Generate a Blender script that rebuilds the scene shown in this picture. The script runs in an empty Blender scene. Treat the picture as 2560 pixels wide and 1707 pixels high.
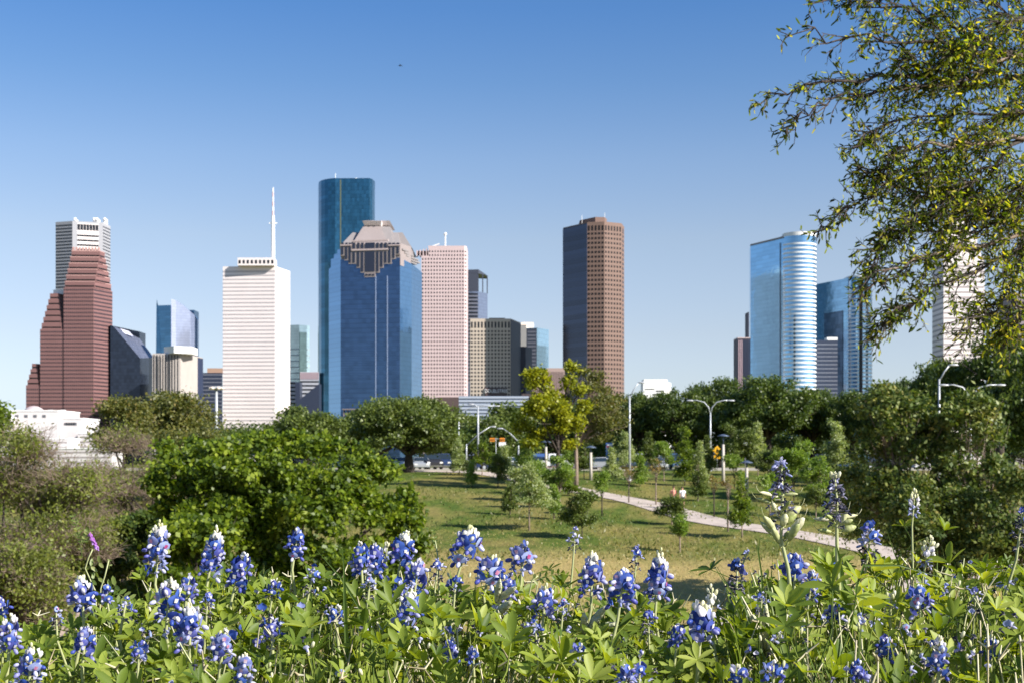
import bpy, math, random
import numpy as np
from mathutils import Vector, Matrix
# ------------------------------------------------------------------ camera, sky, sun, exposure
scene = bpy.context.scene
COL = scene.collection
F, CX, HZ = 3300.0, 1280.0, 1135.0          # focal length, optical axis and horizon (photo pixels)
cam_d = bpy.data.cameras.new('camera'); cam = bpy.data.objects.new('camera', cam_d); COL.objects.link(cam)
cam.location = (0, 0, 0); cam.rotation_euler = (math.radians(90), 0, 0)
cam_d.sensor_width = 36; cam_d.lens = F/2560*36; cam_d.shift_y = (HZ-853.5)/2560
cam_d.clip_start = 0.05; cam_d.clip_end = 20000
cam_d.dof.use_dof = True; cam_d.dof.focus_distance = 2.35; cam_d.dof.aperture_fstop = 17
scene.camera = cam
SUN_EL = math.radians(33); SUN_AZ = (0.868, -0.497)       # horizontal direction towards the sun
w = bpy.data.worlds.new('World'); scene.world = w; w.use_nodes = True
nt = w.node_tree; bg = nt.nodes['Background']
sky = nt.nodes.new('ShaderNodeTexSky'); sky.sky_type = 'NISHITA'; sky.sun_disc = False
sky.sun_elevation = SUN_EL; sky.sun_rotation = math.atan2(SUN_AZ[0], SUN_AZ[1])
sky.air_density = 1.0; sky.dust_density = 0.6; sky.ozone_density = 3.0
# clear spring air: paler towards the horizon, deeper overhead than the stock model, by elevation angle
tcw = nt.nodes.new('ShaderNodeTexCoord'); sxw = nt.nodes.new('ShaderNodeSeparateXYZ'); crw = nt.nodes.new('ShaderNodeValToRGB')
nt.links.new(tcw.outputs['Generated'], sxw.inputs[0]); nt.links.new(sxw.outputs[2], crw.inputs[0])
ew = crw.color_ramp.elements; sky_air = [(0,(.95,1.06,1.56)),(.017,(.95,1.05,1.48)),(.05,(1.04,1.0,1.18)),(.09,(1.12,.98,1.04)),(.16,(1.2,1.03,1.0)),(.217,(1.02,1.0,1.06)),(.27,(.74,.9,1.07)),(.32,(.55,.82,1.1)),(1,(.6,.85,1.05))]
ew[0].position=0; ew[1].position=1
for z_,c_ in sky_air[1:-1]: ew.new(z_)
for e_,(z_,c_) in zip(ew, sky_air): e_.color=(c_[0]/1.6,c_[1]/1.6,c_[2]/1.6,1)
mxw = nt.nodes.new('ShaderNodeMixRGB'); mxw.blend_type='MULTIPLY'; mxw.inputs[0].default_value=1
nt.links.new(sky.outputs[0], mxw.inputs[1]); nt.links.new(crw.outputs[0], mxw.inputs[2]); nt.links.new(mxw.outputs[0], bg.inputs[0]); bg.inputs[1].default_value = 0.122
sd = bpy.data.lights.new('sun', 'SUN'); sd.energy = 5.0; sd.angle = math.radians(0.5); sd.color = (1, 0.945, 0.87)
so = bpy.data.objects.new('sun', sd); COL.objects.link(so)
sv = Vector((SUN_AZ[0]*math.cos(SUN_EL), SUN_AZ[1]*math.cos(SUN_EL), math.sin(SUN_EL)))
so.rotation_euler = sv.to_track_quat('Z', 'Y').to_euler(); so.location = (40, -40, 60)
scene.view_settings.view_transform = 'Standard'; scene.view_settings.look = 'None'
scene.view_settings.exposure = 0.88; scene.view_settings.gamma = 1
scene.render.engine = 'CYCLES'
scene.cycles.max_bounces = 6; scene.cycles.transparent_max_bounces = 4
scene.cycles.use_adaptive_sampling = True
R = np.random.default_rng(7); rnd = random.Random(5)
# ------------------------------------------------------------------ helpers
GP = [(-400,-9),(-60,-3),(-8,-.6),(0,-.5),(3.1,-.52),(4.2,-.8),(8,-1.9),(15,-3.6),(30,-5.8),(48,-7.1),(60,-7.25),(68,-7.05),(80,-6.1),
      (100,-4.5),(120,-3.05),(138,-1.9),(142,-1.75),(158,-1.75),(166,-1.8),(250,-3),(420,-9),(700,-11),(9000,-12)]
GX = [p[0] for p in GP]; GZ = [p[1] for p in GP]
def ground(y, x=0.0):
    z = float(np.interp(y, GX, GZ))
    if 30 < y < 138: z += .12*math.sin(x*.31+y*.17)*math.sin(x*.11-y*.23+1)
    return z
def dpy(py):                                 # distance at which the falling-away park ground shows at row py
    best = None
    for k in range(0, 2600):
        d = 141.5 - k*.04
        p = HZ - F*float(np.interp(d, GX, GZ))/d
        if p >= py: return d
    return 40.0
def W(px, py, D): return ((px-CX)*D/F, D, (HZ-py)*D/F)
def X(px, D): return (px-CX)*D/F
class MB:
    def __init__(s): s.v = []; s.f = []; s.m = []; s.mi = 0
    def add(s, vs, fs):
        b = len(s.v); s.v += [tuple(v) for v in vs]
        for f in fs: s.f.append(tuple(i+b for i in f)); s.m.append(s.mi)
    def box(s, x0, x1, y0, y1, z0, z1):
        s.add([(x0,y0,z0),(x1,y0,z0),(x1,y1,z0),(x0,y1,z0),(x0,y0,z1),(x1,y0,z1),(x1,y1,z1),(x0,y1,z1)],
              [(0,3,2,1),(4,5,6,7),(0,1,5,4),(1,2,6,5),(2,3,7,6),(3,0,4,7)])
    def prism(s, poly, z0, z1, zt=None):
        n = len(poly)
        top = zt if zt else [z1]*n
        s.add([(p[0],p[1],z0) for p in poly]+[(p[0],p[1],t) for p,t in zip(poly, top)],
              [tuple(range(n))[::-1], tuple(range(n, 2*n))]+[(i,(i+1)%n,(i+1)%n+n,i+n) for i in range(n)])
    def slab(s, a, b, z0, z1, out, back=0.0):      # thin box along the wall a-b, standing proud by out
        ax, ay = a[0], a[1]; bx, by = b[0], b[1]
        L = math.hypot(bx-ax, by-ay) or 1; nx, ny = (by-ay)/L, -(bx-ax)/L
        q = [(ax+nx*out,ay+ny*out),(bx+nx*out,by+ny*out),(bx-nx*back,by-ny*back),(ax-nx*back,ay-ny*back)]
        s.prism(q, z0, z1)
    def tube(s, pts, rad, n=6, cap=True):
        pts = [Vector(p) for p in pts]; m = len(pts)
        if not hasattr(rad, '__len__'): rad = [rad]*m
        vs = []; prev = None
        for i, p in enumerate(pts):
            t = (pts[min(i+1,m-1)]-pts[max(i-1,0)])
            t = t.normalized() if t.length > 1e-9 else Vector((0,0,1))
            if prev is None: a = t.orthogonal().normalized()
            else:
                a = prev - t*prev.dot(t); a = a.normalized() if a.length > 1e-6 else t.orthogonal().normalized()
            prev = a; b = t.cross(a)
            for k in range(n):
                c = 2*math.pi*k/n; vs.append(p+(a*math.cos(c)+b*math.sin(c))*rad[i])
        fs = [(i*n+k, i*n+(k+1)%n, (i+1)*n+(k+1)%n, (i+1)*n+k) for i in range(m-1) for k in range(n)]
        if cap: fs += [tuple(range(n))[::-1], tuple(range((m-1)*n, m*n))]
        s.add(vs, fs)
    def ball(s, c, rx, ry=None, rz=None, n=8, m=5, rot=None):
        ry = ry or rx; rz = rz or rx; c = Vector(c)
        vs = [Vector((0,0,-rz))]
        for i in range(1, m):
            t = math.pi*i/m-math.pi/2
            for k in range(n):
                a = 2*math.pi*k/n; vs.append(Vector((rx*math.cos(t)*math.cos(a), ry*math.cos(t)*math.sin(a), rz*math.sin(t))))
        vs.append(Vector((0,0,rz)))
        if rot is not None: vs = [rot @ v for v in vs]
        vs = [v+c for v in vs]; fs = [(0,1+(k+1)%n,1+k) for k in range(n)]
        for i in range(m-2): fs += [(1+i*n+k,1+i*n+(k+1)%n,1+(i+1)*n+(k+1)%n,1+(i+1)*n+k) for k in range(n)]
        l = len(vs)-1; b = 1+(m-2)*n; fs += [(b+k,b+(k+1)%n,l) for k in range(n)]
        s.add(vs, fs)
    def build(s, name, mats, parent=None, smooth=False, loc=(0,0,0)):
        me = bpy.data.meshes.new(name)
        off = Vector(loc)
        me.from_pydata([tuple(Vector(v)-off) for v in s.v] if off.length else s.v, [], s.f)
        mats = mats if isinstance(mats, (list, tuple)) else [mats]
        for m in mats: me.materials.append(m)
        me.polygons.foreach_set('material_index', s.m)
        if smooth: me.polygons.foreach_set('use_smooth', [True]*len(s.f))
        me.update()
        return link(name, me, parent, loc)
def link(name, me, parent=None, loc=(0,0,0)):
    o = bpy.data.objects.new(name, me); COL.objects.link(o)
    if parent is not None:
        o.parent = parent
        o.location = Vector(loc) - (parent.location if loc != (0,0,0) or parent.get('abs') else Vector((0,0,0)))
    else: o.location = loc
    return o
def empty(name, loc, label, cat, group=None, rz=0.0, absolute=False):
    o = bpy.data.objects.new(name, None); COL.objects.link(o); o.location = loc; o.rotation_euler = (0,0,rz)
    o.empty_display_size = .1
    tag(o, label, cat, group)
    if absolute: o['abs'] = 1        # its parts are built in world coordinates
    return o
def tag(o, label, cat, group=None, kind=None):
    o['label'] = label; o['category'] = cat
    if group: o['group'] = group
    if kind: o['kind'] = kind
    return o
def struct(o, label=None):
    o['kind'] = 'structure'
    if label: o['label'] = label
    return o
def qmesh(name, V, Q, mats, tint=None, smooth=False, midx=None):    # bulk quads with numpy
    me = bpy.data.meshes.new(name); V = np.asarray(V, np.float32).reshape(-1,3); Q = np.asarray(Q, np.int32).reshape(-1,4)
    me.vertices.add(len(V)); me.vertices.foreach_set('co', V.ravel())
    me.loops.add(Q.size); me.loops.foreach_set('vertex_index', Q.ravel())
    me.polygons.add(len(Q)); me.polygons.foreach_set('loop_start', np.arange(0, Q.size, 4, dtype=np.int32))
    me.polygons.foreach_set('loop_total', np.full(len(Q), 4, np.int32))
    for m in (mats if isinstance(mats, (list,tuple)) else [mats]): me.materials.append(m)
    if midx is not None: me.polygons.foreach_set('material_index', np.asarray(midx, np.int32))
    if smooth: me.polygons.foreach_set('use_smooth', np.ones(len(Q), bool))
    if tint is not None:
        a = me.attributes.new('tint', 'FLOAT', 'POINT'); a.data.foreach_set('value', np.asarray(tint, np.float32))
    me.update(); me.validate()
    return me
def unit(a): return a/np.maximum(np.linalg.norm(a, axis=-1, keepdims=True), 1e-9)
# leaf templates: (t along, s across, fold height)
def leaf_template(kind):
    if kind == 'diamond': return np.array([(0,0,0),(.45,.5,.06),(1,0,0),(.45,-.5,.06)]), np.array([(0,1,2,3)])
    if kind == 'fold':
        return np.array([(0,0,0),(.3,.5,.12),(.75,.42,.12),(1,0,0),(.75,-.42,.12),(.3,-.5,.12)]), np.array([(0,1,2,3),(0,3,4,5)])
    st = [(0,.10),(.25,.62),(.55,1.0),(.82,.78),(1,.12)]
    P = []; Qs = []
    for i,(t,wd) in enumerate(st):
        cur = -.10*t*t
        P += [(t,-.5*wd,.26*wd*.5+cur),(t,0,cur),(t,.5*wd,.26*wd*.5+cur)]
        if i: b = (i-1)*3; Qs += [(b,b+1,b+4,b+3),(b+1,b+2,b+5,b+4)]
    return np.array(P), np.array(Qs)
TPL = {k: leaf_template(k) for k in ('diamond','fold','lupine')}
def leaves(P, D, N, L, Wd, kind='diamond', tint=None):
    """P positions, D directions, N approximate normals, L length, Wd width"""
    T, Qt = TPL[kind]; P = np.asarray(P); D = unit(np.asarray(D)); S = unit(np.cross(D, N)); U = np.cross(S, D)
    L = np.broadcast_to(np.asarray(L, float), (len(P),)); Wd = np.broadcast_to(np.asarray(Wd, float), (len(P),))
    V = P[:,None,:] + D[:,None,:]*(T[:,0][None,:]*L[:,None])[...,None] + S[:,None,:]*(T[:,1][None,:]*Wd[:,None])[...,None] \
        + U[:,None,:]*(T[:,2][None,:]*(Wd if kind!='lupine' else Wd*1.5)[:,None])[...,None]
    n = len(T); Q = Qt[None]+(np.arange(len(P))*n)[:,None,None]
    tn = np.repeat(tint if tint is not None else R.random(len(P)), n)
    return V.reshape(-1,3), Q.reshape(-1,4), tn
def join(parts):
    V=[];Q=[];T=[];b=0
    for v,q,t in parts: V.append(v);Q.append(q+b);T.append(t);b+=len(v)
    return np.concatenate(V),np.concatenate(Q),np.concatenate(T)
def stalks(A, B, r0, r1, bend=None):           # three-sided tapering stalks A->B in bulk
    A = np.asarray(A); B = np.asarray(B); n = len(A); ax = unit(B-A)
    ref = np.where(np.abs(ax[:,2:3])>.9, np.array([[1.,0,0]]), np.array([[0,0,1.]]))
    s = unit(np.cross(ax, ref)); u = np.cross(s, ax); rings=[]
    r0 = np.broadcast_to(r0,(n,)); r1 = np.broadcast_to(r1,(n,))
    for j,t in enumerate((0,.5,1)):
        c = A*(1-t)+B*t
        if bend is not None: c = c + bend*(4*t*(1-t))
        r = (r0*(1-t)+r1*t)[:,None]
        for k in range(3):
            a = 2*math.pi*k/3; rings.append(c+(s*math.cos(a)+u*math.sin(a))*r)
    V = np.stack(rings,1); q=[]
    for j in range(2):
        for k in range(3): q.append((j*3+k,j*3+(k+1)%3,(j+1)*3+(k+1)%3,(j+1)*3+k))
    Q = np.array(q)[None]+(np.arange(n)*9)[:,None,None]
    return V.reshape(-1,3), Q.reshape(-1,4), np.repeat(R.random(n),9)
# ------------------------------------------------------------------ materials
MATS = {}
def srgb(r,g,b):
    f = lambda c: ((c/255+.055)/1.055)**2.4 if c/255>.04045 else c/255/12.92
    return (f(r),f(g),f(b),1)
def mat(name, col, rough=.7, metal=0.0, spec=.4, noise=0.0, nscale=1.0, bump=0.0, bscale=5.0):
    if name in MATS: return MATS[name]
    m = bpy.data.materials.new(name); m.use_nodes = True; n = m.node_tree; p = n.nodes['Principled BSDF']
    p.inputs['Base Color'].default_value = (*col[:3],1); p.inputs['Roughness'].default_value = rough
    p.inputs['Metallic'].default_value = metal; p.inputs['Specular IOR Level'].default_value = spec
    if noise or bump: tc = n.nodes.new('ShaderNodeTexCoord')
    if noise:
        t = n.nodes.new('ShaderNodeTexNoise'); t.inputs['Scale'].default_value = nscale; t.inputs['Detail'].default_value = 6
        n.links.new(tc.outputs['Object'], t.inputs['Vector'])
        r = n.nodes.new('ShaderNodeMapRange'); r.inputs[1].default_value=.3; r.inputs[2].default_value=.7
        r.inputs[3].default_value = 1-noise; r.inputs[4].default_value = 1+noise
        v = n.nodes.new('ShaderNodeVectorMath'); v.operation='SCALE'; v.inputs[0].default_value = col[:3]
        n.links.new(t.outputs[0], r.inputs[0]); n.links.new(r.outputs[0], v.inputs['Scale']); n.links.new(v.outputs[0], p.inputs['Base Color'])
    if bump:
        t = n.nodes.new('ShaderNodeTexNoise'); t.inputs['Scale'].default_value = bscale; t.inputs['Detail'].default_value = 3
        n.links.new(tc.outputs['Object'], t.inputs['Vector'])
        b = n.nodes.new('ShaderNodeBump'); b.inputs['Strength'].default_value = bump; b.inputs['Distance'].default_value=.3
        n.links.new(t.outputs[0], b.inputs['Height']); n.links.new(b.outputs[0], p.inputs['Normal'])
    MATS[name] = m; return m
def glassmat(name, tint, rough=.06, panel=(3.0,4.0), vary=.12, wob=.02, dark=(.01,.015,.03), mirror=.7):
    """coated curtain wall glass: tinted mirror over a dark interior, panes slightly different"""
    if name in MATS: return MATS[name]
    m = bpy.data.materials.new(name); m.use_nodes = True; n = m.node_tree; L = n.links; p = n.nodes['Principled BSDF']
    tc = n.nodes.new('ShaderNodeTexCoord'); sep = n.nodes.new('ShaderNodeSeparateXYZ'); L.new(tc.outputs['Object'], sep.inputs[0])
    def M(op,a,b=None):
        q = n.nodes.new('ShaderNodeMath'); q.operation=op
        for i,s_ in enumerate((a,b)):
            if s_ is None: continue
            if isinstance(s_,(int,float)): q.inputs[i].default_value=s_
            else: L.new(s_,q.inputs[i])
        return q.outputs[0]
    hx = M('FLOOR', M('DIVIDE', M('ADD', sep.outputs[0], M('MULTIPLY', sep.outputs[1], .8)), panel[0]))
    hz = M('FLOOR', M('DIVIDE', sep.outputs[2], panel[1]))
    cb = n.nodes.new('ShaderNodeCombineXYZ'); L.new(hx, cb.inputs[0]); L.new(hz, cb.inputs[1])
    wn = n.nodes.new('ShaderNodeTexWhiteNoise'); wn.noise_dimensions='2D'; L.new(cb.outputs[0], wn.inputs['Vector'])
    fz = M('FRACT', M('DIVIDE', sep.outputs[2], panel[1]))
    line = M('LESS_THAN', fz, .14)
    k = M('SUBTRACT', M('ADD', 1-vary, M('MULTIPLY', wn.outputs['Value'], 2*vary)), M('MULTIPLY', line, .18))
    sc = n.nodes.new('ShaderNodeVectorMath'); sc.operation='SCALE'; sc.inputs[0].default_value=tint[:3]; L.new(k, sc.inputs['Scale'])
    L.new(sc.outputs[0], p.inputs['Base Color'])
    p.inputs['Metallic'].default_value = mirror; p.inputs['Roughness'].default_value = rough
    no = n.nodes.new('ShaderNodeTexNoise'); no.inputs['Scale'].default_value=.12; no.inputs['Detail'].default_value=2
    L.new(tc.outputs['Object'], no.inputs['Vector'])
    b = n.nodes.new('ShaderNodeBump'); b.inputs['Strength'].default_value=wob; b.inputs['Distance'].default_value=2
    L.new(no.outputs[0], b.inputs['Height']); L.new(b.outputs[0], p.inputs['Normal'])
    MATS[name]=m; return m
def leafmat(name, cols, trans=.35, rough=.45, spec=.35, tcol=None):
    if name in MATS: return MATS[name]
    m = bpy.data.materials.new(name); m.use_nodes = True; n = m.node_tree; L = n.links; p = n.nodes['Principled BSDF']
    at = n.nodes.new('ShaderNodeAttribute'); at.attribute_name='tint'
    cr = n.nodes.new('ShaderNodeValToRGB'); e = cr.color_ramp.elements
    e[0].position=0; e[0].color=(*cols[0],1); e[1].position=1; e[1].color=(*cols[-1],1)
    for i,c in enumerate(cols[1:-1]): q=e.new((i+1)/(len(cols)-1)); q.color=(*c,1)
    L.new(at.outputs['Fac'], cr.inputs[0]); L.new(cr.outputs[0], p.inputs['Base Color'])
    p.inputs['Roughness'].default_value=rough; p.inputs['Specular IOR Level'].default_value=spec
    if trans:
        tr = n.nodes.new('ShaderNodeBsdfTranslucent'); mx = n.nodes.new('ShaderNodeMixShader')
        hs = n.nodes.new('ShaderNodeMixRGB'); hs.blend_type='MULTIPLY'; hs.inputs[0].default_value=1
        hs.inputs[2].default_value=(*(tcol or (2.0,2.1,.7)),1); L.new(cr.outputs[0], hs.inputs[1]); L.new(hs.outputs[0], tr.inputs[0])
        mx.inputs[0].default_value=trans; out=n.nodes['Material Output']
        L.new(p.outputs[0], mx.inputs[1]); L.new(tr.outputs[0], mx.inputs[2]); L.new(mx.outputs[0], out.inputs[0])
    MATS[name]=m; return m
M_bark = mat('bark', (.05,.038,.03), .9, noise=.4, nscale=4, bump=.4, bscale=8)
M_barkp = mat('pale_bark', (.24,.18,.14), .9, noise=.3, nscale=6)
M_twig = mat('grey_twig', (.25,.19,.14), .9, noise=.3, nscale=1.5)
M_galv = mat('galvanised_steel', (.48,.50,.52), .45, .3, noise=.08, nscale=2)
M_conc = mat('concrete', (.52,.42,.37), .9, noise=.12, nscale=1.2, bump=.1)
M_lampd = mat('dark_lamp_cap', (.10,.13,.19), .4, .3)
M_lampp = mat('lamp_post_concrete', (.50,.45,.40), .8, noise=.1, nscale=3)
# ------------------------------------------------------------------ ground, paths, road
def axis(lims, ns):
    out=[]
    for (a,b),n in zip(zip(lims[:-1],lims[1:]),ns): out += list(np.linspace(a,b,n,endpoint=False))
    return np.array(out+[lims[-1]])
ys = axis([-400,-60,-8,0,4,10,30,60,142,158,260,700,2500,9000],[6,8,6,16,10,14,16,70,4,16,12,8,5])
xp = axis([0,3,12,60,200,800,6000],[6,8,30,14,8,6]); xs = np.concatenate([-xp[::-1],xp[1:]])
V=[(x,y,ground(y,x)) for y in ys for x in xs]; nx=len(xs)
Q=[(j*nx+i,j*nx+i+1,(j+1)*nx+i+1,(j+1)*nx+i) for j in range(len(ys)-1) for i in range(nx-1)]
gm = bpy.data.materials.new('park_ground'); gm.use_nodes=True
def ground_material(m):
    n=m.node_tree; L=n.links; p=n.nodes['Principled BSDF']; tc=n.nodes.new('ShaderNodeTexCoord')
    mp=n.nodes.new('ShaderNodeMapping'); mp.inputs['Scale'].default_value=(1,.45,1); L.new(tc.outputs['Object'],mp.inputs[0])
    def noise(s,d=6,src=None):
        t=n.nodes.new('ShaderNodeTexNoise'); t.inputs['Scale'].default_value=s; t.inputs['Detail'].default_value=d
        t.inputs['Roughness'].default_value=.62; L.new(src or mp.outputs[0],t.inputs['Vector']); return t.outputs[0]
    def ramp(fac,a,b,ca,cb):
        c=n.nodes.new('ShaderNodeValToRGB'); e=c.color_ramp.elements; e[0].position=a;e[1].position=b;e[0].color=(*ca,1);e[1].color=(*cb,1)
        L.new(fac,c.inputs[0]); return c.outputs[0]
    def mix(f,a,b,mode='MIX'):
        x=n.nodes.new('ShaderNodeMixRGB'); x.blend_type=mode
        if isinstance(f,float): x.inputs[0].default_value=f
        else: L.new(f,x.inputs[0])
        L.new(a,x.inputs[1]); L.new(b,x.inputs[2]); return x.outputs[0]
    lawn=ramp(noise(.35),.35,.68,(.40,.29,.12),(.31,.26,.09))
    lawn=mix(noise(5),lawn,ramp(noise(2.2),.3,.7,(.34,.24,.10),(.24,.22,.07)))
    mead=ramp(noise(.22),.42,.60,(.06,.10,.016),(.27,.20,.075))  # dark tones are green mottles plus painted shadow streaks
    mead=mix(.45,mead,ramp(noise(1.6),.35,.65,(.04,.075,.012),(.17,.19,.035)))
    sep=n.nodes.new('ShaderNodeSeparateXYZ'); L.new(tc.outputs['Object'],sep.inputs[0])
    ad=n.nodes.new('ShaderNodeMath'); ad.operation='MULTIPLY_ADD'; L.new(noise(.12,3),ad.inputs[0]); ad.inputs[1].default_value=14; L.new(sep.outputs[1],ad.inputs[2])
    mr=n.nodes.new('ShaderNodeMapRange'); L.new(ad.outputs[0],mr.inputs[0]); mr.inputs[1].default_value=84; mr.inputs[2].default_value=89
    L.new(mix(mr.outputs[0],lawn,mead),p.inputs['Base Color']); p.inputs['Roughness'].default_value=1; p.inputs['Specular IOR Level'].default_value=.1
    b=n.nodes.new('ShaderNodeBump'); b.inputs['Strength'].default_value=.9; b.inputs['Distance'].default_value=.15; L.new(noise(3.5),b.inputs['Height']); L.new(b.outputs[0],p.inputs['Normal'])
ground_material(gm)
struct(link('ground', qmesh('ground', V, Q, gm, smooth=True)))
def ribbon(name, pts, width, m, lift=.03, th=.0):
    pts=[Vector((p[0],p[1],0)) for p in pts]; dense=[]
    for i in range(len(pts)-1):
        p0=pts[max(i-1,0)];p1=pts[i];p2=pts[i+1];p3=pts[min(i+2,len(pts)-1)]
        for k in range(12):
            t=k/12; dense.append(.5*((2*p1)+(p2-p0)*t+(2*p0-5*p1+4*p2-p3)*t*t+(-p0+3*p1-3*p2+p3)*t**3))
    dense.append(pts[-1]); V=[];Q=[]
    for i,p in enumerate(dense):
        t=(dense[min(i+1,len(dense)-1)]-dense[max(i-1,0)]).normalized(); s=Vector((t.y,-t.x,0))
        for k in range(5):
            q=p+s*(k/4-.5)*width; V.append((q.x,q.y,ground(q.y,q.x)+lift))
    for i in range(len(dense)-1): Q+=[(i*5+k,i*5+k+1,(i+1)*5+k+1,(i+1)*5+k) for k in range(4)]
    return struct(link(name, qmesh(name,V,Q,m,smooth=True)))
M_path = mat('path_concrete', (.46,.385,.33), .95, noise=.16, nscale=1.4)
def gp(px,py): d=dpy(py); return (X(px,d),d)
ribbon('path', [gp(950,1172),gp(1180,1180),gp(1290,1196),gp(1420,1221),gp(1600,1256),gp(1800,1305),gp(2060,1350),gp(2300,1395),gp(2450,1430),gp(2700,1500)], 2.9, M_path, .05)
ribbon('path', [gp(1500,1600),gp(1760,1568),gp(1900,1545),gp(2200,1480),gp(2420,1425),gp(2640,1392)], 2.6, M_path, .045)
ribbon('path', [gp(100,1556),gp(300,1560),gp(700,1590),gp(1500,1600)], 2.4, M_path, .04)
def joints(pts, width, lift, m):
    b=MB(); P_=[Vector((p[0],p[1],0)) for p in pts]
    for a,c in zip(P_[:-1],P_[1:]):
        L=(c-a).length; d=(c-a).normalized(); q=Vector((d.y,-d.x,0))
        for k in range(int(L/3)):
            p=a+d*(k*3+1.5); e=[p-q*width/2-d*.03,p+q*width/2-d*.03,p+q*width/2+d*.03,p-q*width/2+d*.03]; b.add([(v.x,v.y,ground(v.y,v.x)+lift) for v in e],[(0,1,2,3)])
    return struct(b.build('path_joints',m))
joints([gp(1290,1196),gp(1420,1221),gp(1600,1256),gp(1800,1305),gp(2060,1350)],2.7,.066,mat('joint_dark',(.22,.18,.15),.9))
M_asph = mat('asphalt', (.055,.055,.058), .9, noise=.2, nscale=.6)
m=MB(); m.box(-420,420,144.2,157.8,-1.9,-1.742); struct(m.build('road', M_asph))
m=MB(); m.box(-420,420,143.95,144.2,-1.9,-1.60); m.box(-420,420,157.8,158.05,-1.9,-1.60); struct(m.build('kerb', mat('kerb_concrete',(.42,.39,.35),.9)))
m=MB(); 
for k in range(60): m.box(-120+k*4.2,-118+k*4.2,150.9,151.05,-1.742,-1.736)
struct(m.build('road_marking', mat('road_paint',(.75,.73,.66),.7)))
# ------------------------------------------------------------------ buildings
def corners(H, pts): return [(X(px,F*H/(HZ-yt)), F*H/(HZ-yt)) for px,yt in pts]
def close(P, depth):
    if len(P)==3 and depth is None: return [P[0],P[1],P[2],(P[0][0]+P[2][0]-P[1][0], P[0][1]+P[2][1]-P[1][1])]
    a=P[0]; b=P[-1]; dmax=max(a[1],b[1])+(depth or 30)
    k=dmax/b[1]; k2=dmax/a[1]
    return P+[(b[0]*(k if b[0]<0 else 1)-.3, dmax),(a[0]*(k2 if a[0]>0 else 1)+.3, dmax)]
ZB=-13.0
WIN_LEFT = {}
def rows(parent, segs, zs, h, spec, m, out=.12, name='window', lab=None):
    """spec = [(n, width ratio)] for each wall segment, n=0 skips, n=1 is a ribbon. The first hundred of a kind are
    parts of their own (upper storeys first, lower ones hide behind the trees), the rest one part"""
    for z in sorted(zs, reverse=True):
        for (a,c),(n,wr) in zip(segs,spec):
            nm = (name+'_band' if n==1 and wr>.6 and name=='window' else name)
            for k in range(n):
                t0=(k+.5-wr/2)/n; t1=(k+.5+wr/2)/n
                rec=WIN_LEFT.setdefault((parent.name,nm),[0,MB(),parent,m,nm])
                b=MB() if rec[0]<100 else rec[1]; rec[0]+=1
                b.slab((a[0]+(c[0]-a[0])*t0,a[1]+(c[1]-a[1])*t0),(a[0]+(c[0]-a[0])*t1,a[1]+(c[1]-a[1])*t1),z,z+h,out)
                if rec[0]<=100: b.build(nm,m,parent)
def flush_rows():
    for c,b,par,m,nm in WIN_LEFT.values():
        if b.f: b.build(nm,m,par)['kind']='stuff'
def bld(label, ref, name='office_tower', group=None):
    return empty(name,(ref[0],ref[1],ZB),label,'skyscraper' if name=='office_tower' else 'building',group,absolute=True)
def body(parent, poly, z0, z1, m, name='wall', zt=None):
    b=MB(); b.prism(poly,z0,z1,zt); return b.build(name,m,parent)
def segs(P): return list(zip(P[:-1],P[1:]))
M_win = mat('tinted_window', (.02,.022,.028), .3, spec=.3)
M_winb = mat('bronze_window', (.018,.014,.014), .3, spec=.25)
M_white = mat('white_stone', (.78,.70,.67), .7, noise=.03, nscale=.05)
M_roofw = mat('white_roof', (.8,.79,.76), .7)
M_roofd = mat('dark_roof', (.08,.08,.09), .8)
def zof(py, D): return (HZ-py)*D/F
def rect(mb, D, x0, x1, y0, y1, dep=1.0):          # block facing the camera given by photo extents at distance D
    mb.box(X(x0,D),X(x1,D),D-dep,D,zof(y1,D),zof(y0,D))
# --- maroon stepped gable tower
P=corners(185.7,[(159,720),(234,720),(281,729)]); T=corners(227,[(179,628),(250,629),(262,634)])
b=bld('maroon granite tower with stepped gables rising in three tiers, far left of the skyline',P[1])
M_mar=mat('maroon_granite',(.205,.105,.10),.75,noise=.05,nscale=.08); M_marl=mat('pink_granite_cap',(.50,.30,.27),.75)
M_wm=mat('maroon_window',(.06,.04,.045),.3,spec=.3)
body(b,close(P,None),ZB,185.7,M_mar)
rows(b,segs(P),[z for z in np.arange(4,184,4.25)],1.9,[(15,.66),(1,.985)],M_wm)
NS=6
for k in range(NS):
    f=(k+1)/NS; f0=(k+.15)/NS
    PP=[(p[0]+(t[0]-p[0])*f, p[1]+(t[1]-p[1])*f) for p,t in zip(P,T)]
    zz0=185.7+(227-185.7)*k/NS; zz1=185.7+(227-185.7)*(k+1)/NS
    q=close(PP,None)
    o=body(b,q,zz0,zz1,M_mar,'stepped_gable'); m=MB(); m.prism([(c[0]+(c[0]-np.mean([d[0] for d in q]))*.015,c[1]) for c in q],zz1,zz1+.7); m.build('coping',M_marl,o)
    rows(b,segs(PP),[zz0+1.2],1.6,[(1,.97),(1,.95)],M_winb)
m=MB()
for i in range(9):
    f=(i+.5)/9; x=T[0][0]+(T[1][0]-T[0][0])*f; y=T[0][1]+(T[1][1]-T[0][1])*f; m.box(x-1,x+1,y,y+2,227.7,231.5)
m.build('finial',M_marl,b)
D0=P[0][1]
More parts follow.
